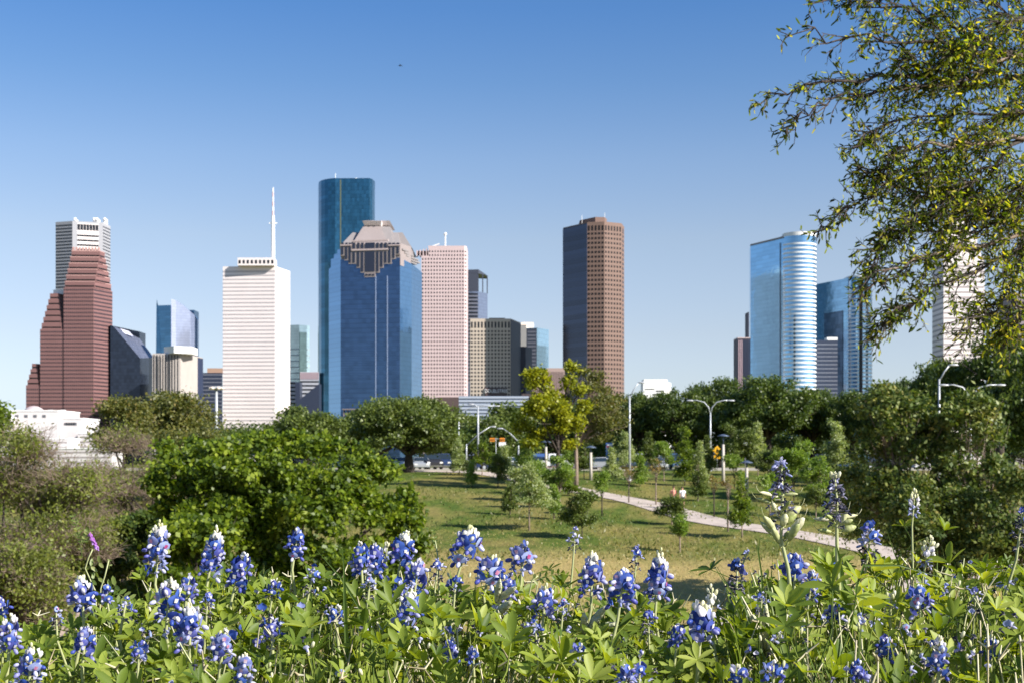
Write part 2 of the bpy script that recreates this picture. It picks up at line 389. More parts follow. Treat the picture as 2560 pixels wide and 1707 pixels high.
for (xa,xb,yt,xs_,ys_,n) in ((100,159,823,122,733,6),(65,100,962,78,908,4)):
    dd=D0+1.0 if xa==100 else D0+2; H=zof(yt,dd)
    q=[(X(xa,dd),dd),(X(xb+2,dd),dd),(X(xb+2,dd),dd+40),(X(xa,dd),dd+40)]
    body(b,q,ZB,H,M_mar,'lower_tier'); rows(b,[(q[0],q[1])],list(np.arange(4,H-3,4.25)),1.75,[(12 if xa==100 else 7,.7)],M_winb)
    for k in range(n):
        xl=xa+(xs_-xa)*(k+1)/n; H1=zof(yt+(ys_-yt)*(k+1)/n,dd); H0=zof(yt+(ys_-yt)*k/n,dd); xr=xb-2-(12 if xa==100 else 6)*(k+1)/n
        s=3*(k+1); q=[(X(xl,dd),dd+.5+k*.6),(X(xr,dd),dd+.5+k*.6),(X(xr,dd),dd+38),(X(xl,dd),dd+38)]
        o=body(b,q,H0,H1,M_mar,'stepped_gable'); rows(b,[(q[0],q[1])],[H0+1.2],1.5,[(1,.9)],M_winb)
m=MB(); m.box(X(124,D0),X(150,D0),D0+12,D0+30,zof(733,D0+2),zof(722,D0+2)); m.build('roof_plant',M_roofw,b)
# --- grey five-sided tower behind
P=corners(294,[(139,556),(181,553),(257,557),(276,566)])
b=bld('tall pale grey tower with a chamfered glazed front behind the maroon gabled tower',P[1])
M_gg=mat('grey_granite',(.36,.36,.38),.7); body(b,close(P,40),ZB,294,M_gg)
rows(b,segs(P),list(np.arange(120,290,4.1)),1.9,[(13,.72),(0,0),(7,.72)],M_win)
a,c=P[1],P[2]; sg=[((a[0]+(c[0]-a[0])*.16,a[1]+(c[1]-a[1])*.16),(a[0]+(c[0]-a[0])*.86,a[1]+(c[1]-a[1])*.86))]
m=MB(); m.slab(*sg[0],100,292,.15); m.build('front_panel',M_white,b)
rows(b,sg,list(np.arange(215,281,6.0)),2.3,[(1,1)],M_win,out=.3,name='glass_band'); rows(b,sg,[283],7.5,[(7,.86)],M_win,out=.3,name='glass_band')
m=MB()
for px in (188,236,243,262): 
    x=X(px,1690); m=MB(); m.box(x-2,x+2,1690,1696,294,298+rnd.random()*3); m.build('roof_plant',M_roofw,b)
    m=MB(); m.ball((x,1689,300),2.2); m.build('dish',M_roofw,b)
# --- dark slanted roof tower
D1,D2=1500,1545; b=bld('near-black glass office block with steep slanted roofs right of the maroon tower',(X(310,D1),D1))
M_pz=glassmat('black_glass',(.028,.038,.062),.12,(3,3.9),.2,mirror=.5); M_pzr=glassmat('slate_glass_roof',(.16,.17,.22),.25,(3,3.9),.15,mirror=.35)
def poly3(mb,pts,faces): mb.add([W(*p) if len(p)==3 else p for p in pts],faces)
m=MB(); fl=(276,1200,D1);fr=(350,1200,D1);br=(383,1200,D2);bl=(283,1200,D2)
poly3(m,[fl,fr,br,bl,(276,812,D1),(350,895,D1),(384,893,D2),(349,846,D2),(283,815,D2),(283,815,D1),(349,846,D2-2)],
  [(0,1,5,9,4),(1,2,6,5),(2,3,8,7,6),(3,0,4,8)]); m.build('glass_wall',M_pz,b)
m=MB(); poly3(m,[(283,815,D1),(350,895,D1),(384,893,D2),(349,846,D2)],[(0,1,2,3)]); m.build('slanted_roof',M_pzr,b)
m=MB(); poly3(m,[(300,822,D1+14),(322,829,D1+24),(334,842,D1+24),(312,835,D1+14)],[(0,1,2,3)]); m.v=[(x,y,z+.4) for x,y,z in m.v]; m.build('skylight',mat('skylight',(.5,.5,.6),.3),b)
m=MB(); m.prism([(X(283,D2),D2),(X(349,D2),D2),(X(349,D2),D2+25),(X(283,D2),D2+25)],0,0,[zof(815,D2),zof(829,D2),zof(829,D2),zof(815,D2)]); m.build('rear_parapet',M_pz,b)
# --- sail-topped glass tower
D1=1870; b=bld('slim blue glass tower with a pale curved sail-like front, pointed at the top',(X(430,D1),D1))
M_s1=glassmat('teal_blue_glass',(.09,.21,.34),.08,(4,4),.12,mirror=.75); M_s2=glassmat('lavender_glass',(.50,.54,.68),.12,(4,4),.05,mirror=.6)
m=MB(); poly3(m,[(387,1200,D1+15),(430,1200,D1),(428,763,D1),(395,764,D1+14),(392,748,D1+14),(391,764,D1+15)],[(0,1,2,3,4,5)]); m.build('glass_wall',M_s1,b)
m=MB(); sp=[(428,747),(440,751),(458,763),(475,778),(487,789),(494,799)]
vs=[W(x,y,D1+i*3) for i,(x,y) in enumerate(sp)]+[W(x,1200,D1+i*3) for i,(x,y) in enumerate(sp)]
vb=[(x,y+6,z) for x,y,z in vs]; n=len(sp)
m.add(vs+vb,[(i+n,i+1+n,i+1,i) for i in range(n-1)]+[(2*n+i,2*n+i+1,3*n+i+1,3*n+i) for i in range(n-1)]+[(i,i+1,2*n+i+1,2*n+i) for i in range(n-1)]+[(n-1,2*n-1,4*n-1,3*n-1)])
m.build('sail_screen',M_s2,b)
m=MB(); m.box(X(394,D1+16),X(493,D1+40),D1+22,D1+50,ZB,zof(775,D1+20)); m.build('rear_block',M_s1,b)
# --- concrete slab with vertical strips
P=corners(108,[(381,883),(451,884),(494,891),(507,894)]); b=bld('beige concrete block with dark vertical window strips and a white penthouse',P[1])
M_be=mat('beige_concrete',(.40,.36,.33),.8,noise=.05,nscale=.1); body(b,close(P,30),ZB,108,M_be)
for k in range(9):
    m=MB(); a,c=P[0],P[1]; t0=(k+.32)/9; t1=(k+.72)/9
    m.slab((a[0]+(c[0]-a[0])*t0,a[1]),(a[0]+(c[0]-a[0])*t1,a[1]),ZB,106.5,.1); m.build('window_strip',M_win,b)
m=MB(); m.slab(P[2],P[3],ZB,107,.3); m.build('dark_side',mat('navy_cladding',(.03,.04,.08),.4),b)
m=MB(); q=[(X(410,1425),1425),(X(435,1410),1410),(X(480,1420),1420),(X(480,1420),1445),(X(410,1425),1445)]; m.prism(q,108,115.5); m.build('penthouse',M_roofw,b)
# --- dark banded block
D1=1600; P=[(X(507,D1),D1),(X(556,D1),D1)]; b=bld('dark blue banded office block between the beige block and the white antenna tower',P[0])
M_nv=mat('dark_blue_wall',(.035,.045,.075),.35); body(b,close(P,30),ZB,zof(931,D1),M_nv)
rows(b,[(P[0],P[1])],list(np.arange(4,zof(934,D1),4.6)),1.1,[(1,1)],mat('grey_spandrel',(.17,.18,.22),.6),name='spandrel_band')
m=MB(); m.box(X(518,D1+5),X(556,D1),D1+5,D1+20,zof(931,D1),zof(919,D1)); m.build('penthouse',mat('tan_brick',(.42,.27,.19),.8),b)
# --- white tower with mast
P=corners(209,[(557,667),(688,666),(725,679)]); b=bld('white slab tower with fine horizontal window bands and a tall red and white mast',P[1])
body(b,close(P,None),ZB,209,mat('white_travertine',(.76,.68,.66),.75,noise=.03,nscale=.06))
rows(b,segs(P),list(np.arange(-2,202,4.35)),1.55,[(44,.66),(14,.22)],mat('grey_bronze_window',(.36,.33,.34),.3))
rows(b,segs(P),[202.2],2.2,[(44,.6),(14,.2)],mat('grey_bronze_window',(.1,.1,.1),.3))
m=MB(); q=corners(209,[(594,664),(686,664),(692,672)]); q=close(q,None); m.prism(q,209,217.5); o=m.build('penthouse',M_white,b)
rows(b,[(q[0],q[1])],[211.0],4,[(9,.55)],M_win,name='louvre')
D1=1492; x=X(682.5,D1)
m=MB(); m.tube([(x,D1,217),(x,D1,zof(565,D1)),(x,D1,zof(540,D1))],[2.3,2.0,1.8],8)
m.box(x-4.5,x+4.5,D1-.5,D1+.5,zof(560,D1),zof(557,D1)); m.build('mast',M_roofw,b)
for k in range(6):
    m=MB(); z0=zof(540-k*11.7,D1); z1=zof(540-(k+1)*11.7,D1); m.tube([(x,D1,z0),(x,D1,z1)],1.15-k*.06,8)
    m.build('mast_section',mat('mast_red',(.70,.48,.47),.6) if k%2==0 else M_roofw,b)
# --- green glass tower behind white one
D1=1900; P=[(X(722,D1),D1+5),(X(748,D1),D1),(X(771,D1),D1+12)]; b=bld('hazy pale green glass tower partly hidden behind the white antenna tower',P[1])
M_gr=glassmat('green_glass',(.40,.56,.60),.1,(4,4.2),.10,mirror=.7); body(b,close(P,25),ZB,zof(812,D1),M_gr,'glass_wall',None)
m=MB(); m.slab((X(749,D1),D1),(X(764,D1),D1+8),ZB,zof(830,D1),.3); m.build('dark_bay',glassmat('dark_green_glass',(.18,.28,.27),.15,(4,4),.15),b)
rows(b,segs(P),list(np.arange(40,zof(860,D1),8.5)),1.2,[(1,1),(1,1)],mat('grey_green_spandrel',(.3,.36,.38),.6),name='spandrel_band',out=.45)
D1=1750; P=[(X(750,D1),D1),(X(797,D1),D1)]; b=bld('low pale banded block with a pink ribbed top left of the teal tower',P[0],'office_block')
body(b,close(P,25),ZB,zof(929,D1),mat('pale_wall',(.42,.43,.47),.7)); rows(b,[tuple(P)],list(np.arange(12,zof(950,D1),5.2)),2.2,[(1,1)],M_win)
m=MB()
for k in range(12): a=X(750+k*4+.5,D1); m.box(a,a+1.1,D1-.5,D1,zof(947,D1),zof(930,D1))
m.build('rib',mat('pink_rib',(.45,.32,.34),.7),b)
D1=1700; b=bld('dark block with an added shadow-shaped wedge at the foot of the teal tower',(X(760,D1),D1),'office_block')
m=MB(); q=[(X(738,D1),D1),(X(749.5,D1),D1),(X(749.5,D1),D1+20),(X(738,D1),D1+20)]; m.prism(q,ZB,zof(954,D1)); m.build('stair_tower',M_nv,b)
m=MB(); q=[(X(749.5,D1),D1),(X(798,D1),D1),(X(798,D1),D1+20),(X(749.5,D1),D1+20)]; m.prism(q,ZB,0,[zof(998,D1),zof(958,D1),zof(958,D1),zof(998,D1)]); m.build('shadow_wedge',M_nv,b)  # solid dark wedge added in place of a building's cast shadow
D1=1650; b=bld('pale banded block at the right foot of the white antenna tower',(X(731,D1),D1),'office_block'); q=[(X(722,D1),D1),(X(738,D1),D1)]
body(b,close(q,20),ZB,zof(953,D1),mat('pale_wall',(.42,.43,.47),.7)); rows(b,[tuple(q)],list(np.arange(8,zof(956,D1),5)),2,[(1,1)],M_win)
# --- teal cylinder-ended tower
P=corners(365,[(795,462),(797,457),(803,453.5),(812,451),(824,449),(838,448),(850,448.4),(924,448),(931,451),(937,457)])
b=bld('tallest tower in dark teal glass with rounded sides, white dishes on its flat roof',P[5])
M_te=glassmat('teal_glass',(.035,.13,.21),.10,(3,5),.2,mirror=.75)
q=close(P,60); m=MB(); m.prism(q,ZB,365); o=m.build('glass_wall',M_te,b)
m=MB(); m.slab((X(850,P[6][1]),P[6][1]-.2),(X(853,P[6][1]),P[6][1]-.2),ZB,364,.4); m.build('corner_seam',mat('olive_seam',(.12,.14,.09),.4),b)
m=MB(); m.prism([(c[0]*.999,c[1]+.6) for c in q],365,366.2); m.build('parapet',M_te,b)
for i,px in enumerate((820,838,845,858,867,878,884,890,899,906,911)):
    m=MB(); D1=1790; x=X(px,D1); h=[3.5,12,3,3,4,4.5,3,7,4,7,3][i]
    m.box(x-1.2-(i%3),x+1.2+(i%2)*2,D1,D1+4,365,365+h*.6)
    m.build('roof_plant',M_roofw,b)
    if h>6:
        m=MB(); m.tube([(x,D1+2,365),(x,D1+2,365+h*1.3)],.45,5); m.build('roof_aerial',M_roofw,b)
    if i in (0,6,7,10):
        m=MB(); m.ball((x,D1,365+h*.9),3,1.2,3); m.build('dish',M_roofw,b)
# --- stepped granite crown tower in front
P=corners(165,[(822,664),(852,656),(1000,652),(1029,660),(1055,672)]); b=bld('blue mirror-glass tower with a stepped grey-pink temple crown, centre of the skyline',P[1])
M_h0=glassmat('light_blue_glass',(.15,.29,.47),.06,(3.2,4),.06,mirror=.8); M_h1=glassmat('deep_blue_glass',(.062,.12,.235),.07,(3.2,4),.13,mirror=.8)
Hh=[202,206,206,202,200]
m=MB(); q=close(P,45)
m.prism(q,ZB,0,[161.7,167.5,167.5,165,161.7,161.7,161.7]); o=m.build('glass_wall',M_h0,b)
m=MB(); m.slab(P[1],P[2],ZB,167.2,.4); m.build('front_glass',M_h1,b)
D1=P[1][1]-.5; D2_=P[2][1]-.5
def fpx(px): return P[1][0]+(P[2][0]-P[1][0])*(px-852)/148, P[1][1]+(P[2][1]-P[1][1])*(px-852)/148
def front(mb,x0,x1,y0,y1,out):
    a=fpx(x0); c=fpx(x1); mb.slab(a,c,zof(y1,a[1]),zof(y0,a[1]),out,.05)
for px in (940,969):
    m=MB(); front(m,px-.9,px+.9,690,1010,.7); m.build('mullion',mat('pale_mullion',(.3,.36,.5),.5),b)
for k in range(26):
    m=MB(); front(m,852.5,999.5,700+k*12.2,700.8+k*12.2,.45); m.build('floor_line',mat('navy_line',(.03,.06,.13),.4),b)
for (x0,x1,h) in ((828,836,3),(836,844,7),(844,852,11)):
    m=MB(); a=P[0];c=P[1]; t0=(x0-822)/30;t1=(x1-822)/30
    m.slab((a[0]+(c[0]-a[0])*t0,a[1]+(c[1]-a[1])*t0),(a[0]+(c[0]-a[0])*t1,a[1]+(c[1]-a[1])*t1),150,167.5+h*.82,.3,20); m.build('glass_step',M_h0,b)
M_gp=mat('grey_pink_granite',(.28,.235,.225),.75,noise=.04,nscale=.1); M_gpd=mat('granite_roof',(.25,.225,.22),.7,noise=.05,nscale=.2)
M_wd=mat('crown_window',(.02,.024,.045),.15,spec=.6)
m=MB(); qq=[fpx(852),fpx(1000),(P[4][0]-6,P[3][1]+40),(P[1][0],P[3][1]+40)]; zc=zof(613,D1)
m.prism([fpx(851),fpx(1001),(X(1027,P[3][1]),P[3][1]),(X(1027,P[3][1]),P[3][1]+30),(P[1][0],P[3][1]+30)],161,zc); m.build('crown_block',M_gp,b)
# stepped V of bays on the front
steps=[(852,862,641),(862,872,652),(872,880,661),(880,892,661),(892,902,671),(902,912,683),(912,940,694),(940,950,683),(950,960,671),(960,970,661),(970,980,661),(980,990,649),(990,1001,638)]
m=MB()
for x0,x1,yb in steps:
    front(m,x0,x1,612,yb,1.2)
m.build('stepped_bays',M_gp,b)
wins=[]
for x0,x1,yb in steps:
    c=(x0+x1)/2; top=616 if (x0<880 or x0>=970) else 607
    if x0==912: wins+=[(914,938,608,623),(914,938,630,680),(915,920,686,690),(923,929,686,690),(932,937,686,690)]
    elif x0<880 or x0>=970: wins+=[(c-3,c+3,608,612.5),(c-2.6,c+2.6,618,yb-3.5)]
    else: wins+=[(c-3,c+3,608,623),(c-2.8,c+2.8,630,yb-3.5)]
for wn in wins:
    m=MB(); front(m,wn[0],wn[1],wn[2],wn[3],1.5); m.build('crown_window',M_wd,b)
# mansard and cap
def frus(name,m_,b0,b1,z0,z1,dy0,dy1,Dd):
    m=MB(); a=[(X(b0[0],Dd),Dd+dy0[0],z0),(X(b0[1],Dd),Dd+dy0[0],z0),(X(b0[1],Dd),Dd+dy0[1],z0),(X(b0[0],Dd),Dd+dy0[1],z0)]
    c=[(X(b1[0],Dd),Dd+dy1[0],z1),(X(b1[1],Dd),Dd+dy1[0],z1),(X(b1[1],Dd),Dd+dy1[1],z1),(X(b1[0],Dd),Dd+dy1[1],z1)]
    m.add(a+c,[(0,3,2,1),(4,5,6,7),(0,1,5,4),(1,2,6,5),(2,3,7,6),(3,0,4,7)]); return m.build(name,m_,b)
Dd=D1+2
frus('wing_roof',M_gpd,(851,1001),(876,991),zc,zof(574,Dd),(0,70),(16,56),Dd)
frus('side_roof',M_gpd,(985,1027),(991,1002),zc,zof(573,Dd),(14,70),(18,56),Dd)
frus('centre_roof',M_gp,(880,972),(905,945),zc,zof(558,Dd),(-2.5,60),(13,46),Dd)
frus('side_gable',M_gpd,(972,984),(946,972),zc,zof(560,Dd),(0,66),(14,46),Dd)
frus('crown_cap',M_white,(907,949),(903,951),zof(558,Dd),zof(548,Dd),(12,46),(9,50),Dd)
frus('crown_cap',M_white,(903,975),(905,969),zof(553,Dd),zof(543,Dd),(22,48),(18,46),Dd)
for k in range(3):
    m=MB(); m.box(X(912+k*13,Dd),X(915+k*13,Dd),Dd+10,Dd+12,zof(555,Dd),zof(550,Dd)); m.build('cap_opening',M_gpd,b)
for (x0,x1,y) in ((872,978,602),(872,978,604)): pass
for (x0,x1,y0,y1) in ((880,972,602.5,606),(880,972,624.5,628.5),(852,880,613,616),(972,1001,613,616)):
    m=MB(); front(m,x0,x1,y0,y1,2.0); m.build('string_course',M_marl if False else mat('light_granite',(.5,.4,.38),.7),b)
for i,(x0,x1,y) in enumerate(((1003,1022,630),(1008,1030,636),(1012,1042,642),(1018,1046,648),(1024,1038,654))):
    a=P[2];c=P[4]; t0=(x0-1000)/55;t1=(x1-1000)/55
    m=MB(); m.slab((a[0]+(c[0]-a[0])*t0,a[1]+(c[1]-a[1])*t0),(a[0]+(c[0]-a[0])*t1,a[1]+(c[1]-a[1])*t1),zof(y+3,P[3][1]),zof(y-1,P[3][1]),1.5,12); m.build('crown_ledge',M_gpd,b)
m=MB(); front(m,858,925,1021,1024,3); 
for k in range(8): front(m,860+k*9,861.5+k*9,1024,1040,2)
m.build('base_arcade',M_gp,b)
# --- pink punched-window tower
D1=1520; b=bld('pink granite tower with rows of small square windows right of the blue crown tower',(X(1110,D1),D1))
M_pk=mat('pink_granite',(.56,.43,.42),.75,noise=.03,nscale=.08)
P=[(X(1053.5,D1),D1),(X(1161,D1),D1),(X(1166.5,D1),D1+5)]
body(b,[P[0],P[1],P[2],(P[2][0],D1+45),(P[0][0],D1+45)],ZB,zof(640,D1),M_pk)
PU=[(X(1071,D1),D1),P[1],P[2]]; body(b,PU+[(P[2][0],D1+45),(X(1071,D1),D1+45)],zof(640,D1),zof(615,D1),M_pk,'upper_wall')
rows(b,segs(P),[zof(650+k*9.35,D1) for k in range(40)],1.9,[(15,.45),(1,.5)],mat('slate_window',(.045,.04,.045),.35,spec=.2))
rows(b,segs(PU),[zof(631+k*9.35,D1) for k in (0,1)][:1]+[zof(640.5,D1)],1.9,[(13,.45),(1,.5)],mat('slate_window',(.045,.04,.045),.35,spec=.2))
m=MB(); rect(m,D1+12,1041,1071,628,640,1); o=m.build('corner_recess',M_win,b)
for k in range(4):
    m=MB(); m.box(X(1041+k*8,D1+2),X(1043.5+k*8,D1+2),D1+1,D1+12,zof(640,D1),zof(626-k*1.5,D1)); m.build('corner_fin',M_pk,b)
m=MB(); x=X(1112,D1); m.box(X(1074,D1),X(1128,D1),D1+12,D1+30,zof(615,D1),zof(611,D1)); m.build('roof_plant',M_roofw,b); m=MB(); m.tube([(X(1080,D1),D1+9,zof(613,D1)),(X(1098,D1),D1+9,zof(607,D1))],.7,5); m.build('roof_boom',M_roofw,b); m=MB(); m.tube([(x,D1+10,zof(612,D1)),(x,D1+10,zof(583,D1))],.8,6); m.ball((x,D1+10,zof(582,D1)),2)
if 0: m.tube([(X(1080,D1),D1+9,zof(613,D1)),(X(1098,D1),D1+9,zof(607,D1))],.7,5)
m.build('roof_aerial',M_roofw,b)
# --- dark notched tower
D1=1680; P=[(X(1160,D1),D1),(X(1196,D1),D1),(X(1218,D1),D1+22)]; b=bld('dark grey glass tower with a notched open corner at the top, behind the pink tower',P[1])
M_dk=mat('charcoal_wall',(.05,.055,.075),.35,spec=.6); zt=zof(690,D1)
body(b,close(P,25),ZB,zof(729,D1),glassmat('smoke_glass',(.22,.26,.36),.12,(3.5,4),.06,mirror=.6)); 
body(b,[P[0],P[1],(P[1][0],D1+18),(P[0][0],D1+18)],zof(729,D1),zof(683,D1),M_dk,'upper_wall')
m=MB(); m.prism([P[0],(P[1][0],P[1][1]-.3),(P[2][0],P[2][1]),(P[2][0],D1+45),(P[0][0],D1+45)],zof(684,D1),0,[zof(675,D1),zof(674,D1),zof(688,D1)+1,zof(690,D1)+2,zof(675,D1)]); m.build('roof_slab',M_dk,b)
for px,dd in ((1205,9),(1216,20)):
    m=MB(); m.box(X(px,D1),X(px+2.5,D1),D1+dd,D1+dd+4,zof(729,D1),zof(684,D1)); m.build('corner_pier',M_dk,b)
rows(b,[(P[0],P[1])],[zof(738+k*9.3,D1) for k in range(24)],2.3,[(1,.9)],M_win)
rows(b,[(P[0],P[1])],[zof(738+k*9.3,D1)-1.9 for k in range(24)],1.6,[(1,1)],mat('ash_spandrel',(.16,.16,.19),.6),name='spandrel_band')
# --- hotel
D1=1000; P=[(X(1175.5,D1),D1),(X(1276.5,D1),D1),(X(1301,D1*1.03),D1*1.03)]; zt=zof(797,D1)
b=bld('cream hotel block with a grid of windows and a lit-white name sign near its foot',P[1],'hotel')
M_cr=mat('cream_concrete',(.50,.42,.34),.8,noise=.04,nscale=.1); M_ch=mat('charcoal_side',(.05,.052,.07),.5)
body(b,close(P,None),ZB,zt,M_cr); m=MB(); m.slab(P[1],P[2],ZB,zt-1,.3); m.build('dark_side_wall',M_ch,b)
rows(b,[(P[0],P[1])],[zof(831+k*9.25,D1) for k in range(19)],1.45,[(12,.5)],M_win); rows(b,[(P[0],P[1])],[zof(820,D1)],4.6,[(12,.5)],M_win,name='tall_window')
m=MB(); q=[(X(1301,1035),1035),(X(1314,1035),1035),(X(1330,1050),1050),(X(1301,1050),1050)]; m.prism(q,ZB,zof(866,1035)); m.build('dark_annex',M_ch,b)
m=MB(); m.box(X(1222,D1),X(1262,D1),D1+8,D1+20,zt,zt+1.4); m.build('roof_plant',M_ch,b)
m=MB(); rect(m,D1-.2,1213,1268,968,990,.8); sg=m.build('sign_board',mat('sign_brown',(.09,.06,.055),.6),b)
tx=bpy.data.curves.new('sign_text','FONT'); tx.body='DOUBLETREE'; tx.size=3.9; tx.extrude=.1; tx.align_x='CENTER'; tx.align_y='CENTER'
to=bpy.data.objects.new('tmp_text',tx); COL.objects.link(to); dg=bpy.context.evaluated_depsgraph_get(); tm=bpy.data.meshes.new_from_object(to.evaluated_get(dg)); bpy.data.objects.remove(to)
tm.transform(Matrix.Diagonal((.74,1.0,1.0,1.0)) ); tm.transform(Matrix.Rotation(math.radians(90),4,'X')); tm.materials.clear(); tm.materials.append(mat('sign_white',(.85,.83,.80),.6))
tm.transform(Matrix.Translation((X(1240.5,D1),D1-1.3,zof(977,D1)))); o=bpy.data.objects.new('sign_lettering',tm); COL.objects.link(o); o.parent=sg; 
# --- white and glass block
D1=1180; P=[(X(1316,D1),D1),(X(1342,D1),D1-2),(X(1374,D1),D1+26)]; b=bld('block with a white slab side and pale blue glass corner, right of the hotel',P[1],'office_tower')
body(b,[P[0],P[1],P[2],(P[2][0],D1+50),(P[0][0],D1+50)],ZB,0,glassmat('pale_cyan_glass',(.33,.52,.66),.06,(3,4),.06),'glass_wall',[zof(820,D1),zof(820,D1),zof(820,D1)+1,zof(820,D1),zof(820,D1)])
m=MB(); m.slab(P[0],P[1],ZB,zof(821,D1),.4); m.build('dark_face',M_dk,b); rows(b,[(P[0],P[1])],[zof(832+k*9,D1) for k in range(12)],1.3,[(1,.8)],mat('ash_spandrel',(.16,.16,.19),.6),out=.6,name='spandrel_band')
m=MB(); q=[(X(1299,D1),D1+2),(X(1316,D1),D1-.5),(X(1316,D1),D1+40),(X(1299,D1),D1+40)]; m.prism(q,ZB,zof(812,D1)); m.prism([(X(1303,D1),D1+6),(X(1334,D1),D1+6),(X(1336,D1),D1+30),(X(1303,D1),D1+30)],zof(822,D1),zof(804,D1)); m.build('white_core',mat('cream_white',(.75,.64,.54),.8),b)
# --- ribbed pink-brown block
D1=900; b=bld('dusty pink ribbed concrete block behind the yellow-green tree',(X(1370,D1),D1),'office_block')
M_dp=mat('dusty_pink_concrete',(.36,.26,.23),.8)
for (x0,x1,y,dd) in ((1330,1368,947,-3),(1366,1412,919,2)):
    m=MB(); m.box(X(x0,D1),X(x1,D1),D1+dd,D1+30,ZB,zof(y,D1)); m.build('wall',M_dp,b)
    for k in range(int((x1-x0)/4)):
        m=MB(); a=X(x0+1.2+k*4,D1); m.box(a,a+.5,D1+dd-.15,D1+dd,ZB,zof(y+9,D1)); m.build('window_strip',mat('dim_strip',(.16,.11,.10),.5),b)
# --- low blocks in front of the hotel
D1=760; b=bld('long low dark brown block behind the striped parking deck',(X(1220,D1),D1),'low_building')
m=MB(); m.box(X(1095,D1),X(1347,D1),D1,D1+20,ZB,zof(992,D1)); m.build('wall',mat('dark_brown_brick',(.09,.06,.055),.8),b)
m=MB(); m.box(X(1304,D1),X(1345,D1),D1-3,D1+16,zof(993,D1),zof(984,D1)); m.build('roof_plant',mat('dark_brown_brick2',(.07,.05,.05),.8),b)
D1=700; b=bld('pale blue-grey striped parking deck seen over the oaks',(X(1230,D1),D1),'parking_deck')
m=MB(); m.box(X(1147,D1),X(1322,D1),D1,D1+20,ZB,zof(989,D1)); m.build('deck_wall',mat('deck_blue',(.13,.16,.22),.6),b)
for k in range(6):
    m=MB(); m.box(X(1147,D1),X(1322,D1),D1-.4,D1,zof(995+k*9,D1),zof(990+k*9,D1)); m.build('deck_band',mat('deck_band',(.36,.40,.48),.6),b)
# --- brown octagonal tower
P=corners(168,[(1408,570),(1468,556),(1511,554.5),(1554,559),(1560.5,568)]); b=bld('brown chamfered tower with a dark left side and square windows, standing alone right of centre',P[2])
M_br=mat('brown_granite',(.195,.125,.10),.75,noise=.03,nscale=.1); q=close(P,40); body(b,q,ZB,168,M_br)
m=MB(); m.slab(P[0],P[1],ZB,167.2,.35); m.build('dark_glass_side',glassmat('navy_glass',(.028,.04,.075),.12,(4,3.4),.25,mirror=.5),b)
rows(b,segs(P),[zof(584.5+k*11.62,P[2][1])-.5 for k in range(38)],1.55,[(0,0),(5,.56),(6,.5),(1,.4)],M_winb)
rows(b,segs(P),[zof(576,P[2][1])],3.6,[(0,0),(5,.5),(6,.5),(1,.3)],M_winb,name='tall_window')
m=MB(); D1=P[2][1]+12; m.prism([(X(1452,D1),D1+14),(X(1488,D1),D1),(X(1512,D1),D1+1),(X(1519,D1),D1+8),(X(1519,D1),D1+30),(X(1452,D1),D1+30)],168,zof(543,D1)); m.build('penthouse',M_br,b)
for px,yy in ((1456,536),(1513,530)):
    m=MB(); m.tube([(X(px,D1),D1+5,168),(X(px,D1),D1+5,zof(yy,D1))],.22,4); m.build('roof_aerial',M_roofw,b)
# --- small white block
D1=1300; b=bld('small white building with a sloped right shoulder above the oaks',(X(1644,D1),D1),'office_block')
m=MB(); q=[(X(1608,D1),D1),(X(1662,D1),D1),(X(1680,D1),D1+8),(X(1680,D1),D1+25),(X(1608,D1),D1+25)]; m.prism(q,ZB,zof(955,D1)); m.prism([(X(1610,D1),D1+1),(X(1660,D1),D1+1),(X(1672,D1),D1+10),(X(1672,D1),D1+24),(X(1610,D1),D1+24)],zof(955,D1),zof(947,D1)); m.build('wall',M_roofw,b)
for k in range(4):
    m=MB(); m.slab((X(1640-k*6,D1),D1),(X(1660,D1),D1),zof(978+k*8,D1),zof(975+k*8,D1),.2); m.build('window_band',mat('slate_window',(.045,.04,.045),.35,spec=.2),b)
m=MB(); m.slab((X(1612,D1),D1),(X(1636,D1),D1),zof(973,D1),zof(971,D1),.2); m.build('window_band',mat('slate_window',(.045,.04,.045),.35,spec=.2),b)
# --- small dark block left of round tower
D1=1400; b=bld('narrow dark brown block at the left foot of the banded round tower',(X(1860,D1),D1),'office_block')
m=MB(); m.box(X(1844,D1),X(1882,D1),D1,D1+25,ZB,zof(846,D1)); m.box(X(1871,D1),X(1882,D1),D1+2,D1+20,zof(846,D1),zof(780,D1)); m.build('wall',mat('plum_brown',(.035,.03,.05),.6),b)
m=MB(); m.box(X(1844,D1),X(1876,D1),D1-.5,D1+24,zof(846,D1),zof(843.5,D1)); m.build('parapet',mat('pink_parapet',(.5,.38,.36),.7),b)
for k in range(7):
    m=MB(); a=X(1846+k*4,D1); m.box(a,a+.8,D1-.3,D1,ZB,zof(850,D1)); m.build('rib',mat('pink_rib',(.45,.32,.34),.7) if k<3 else M_nv,b)
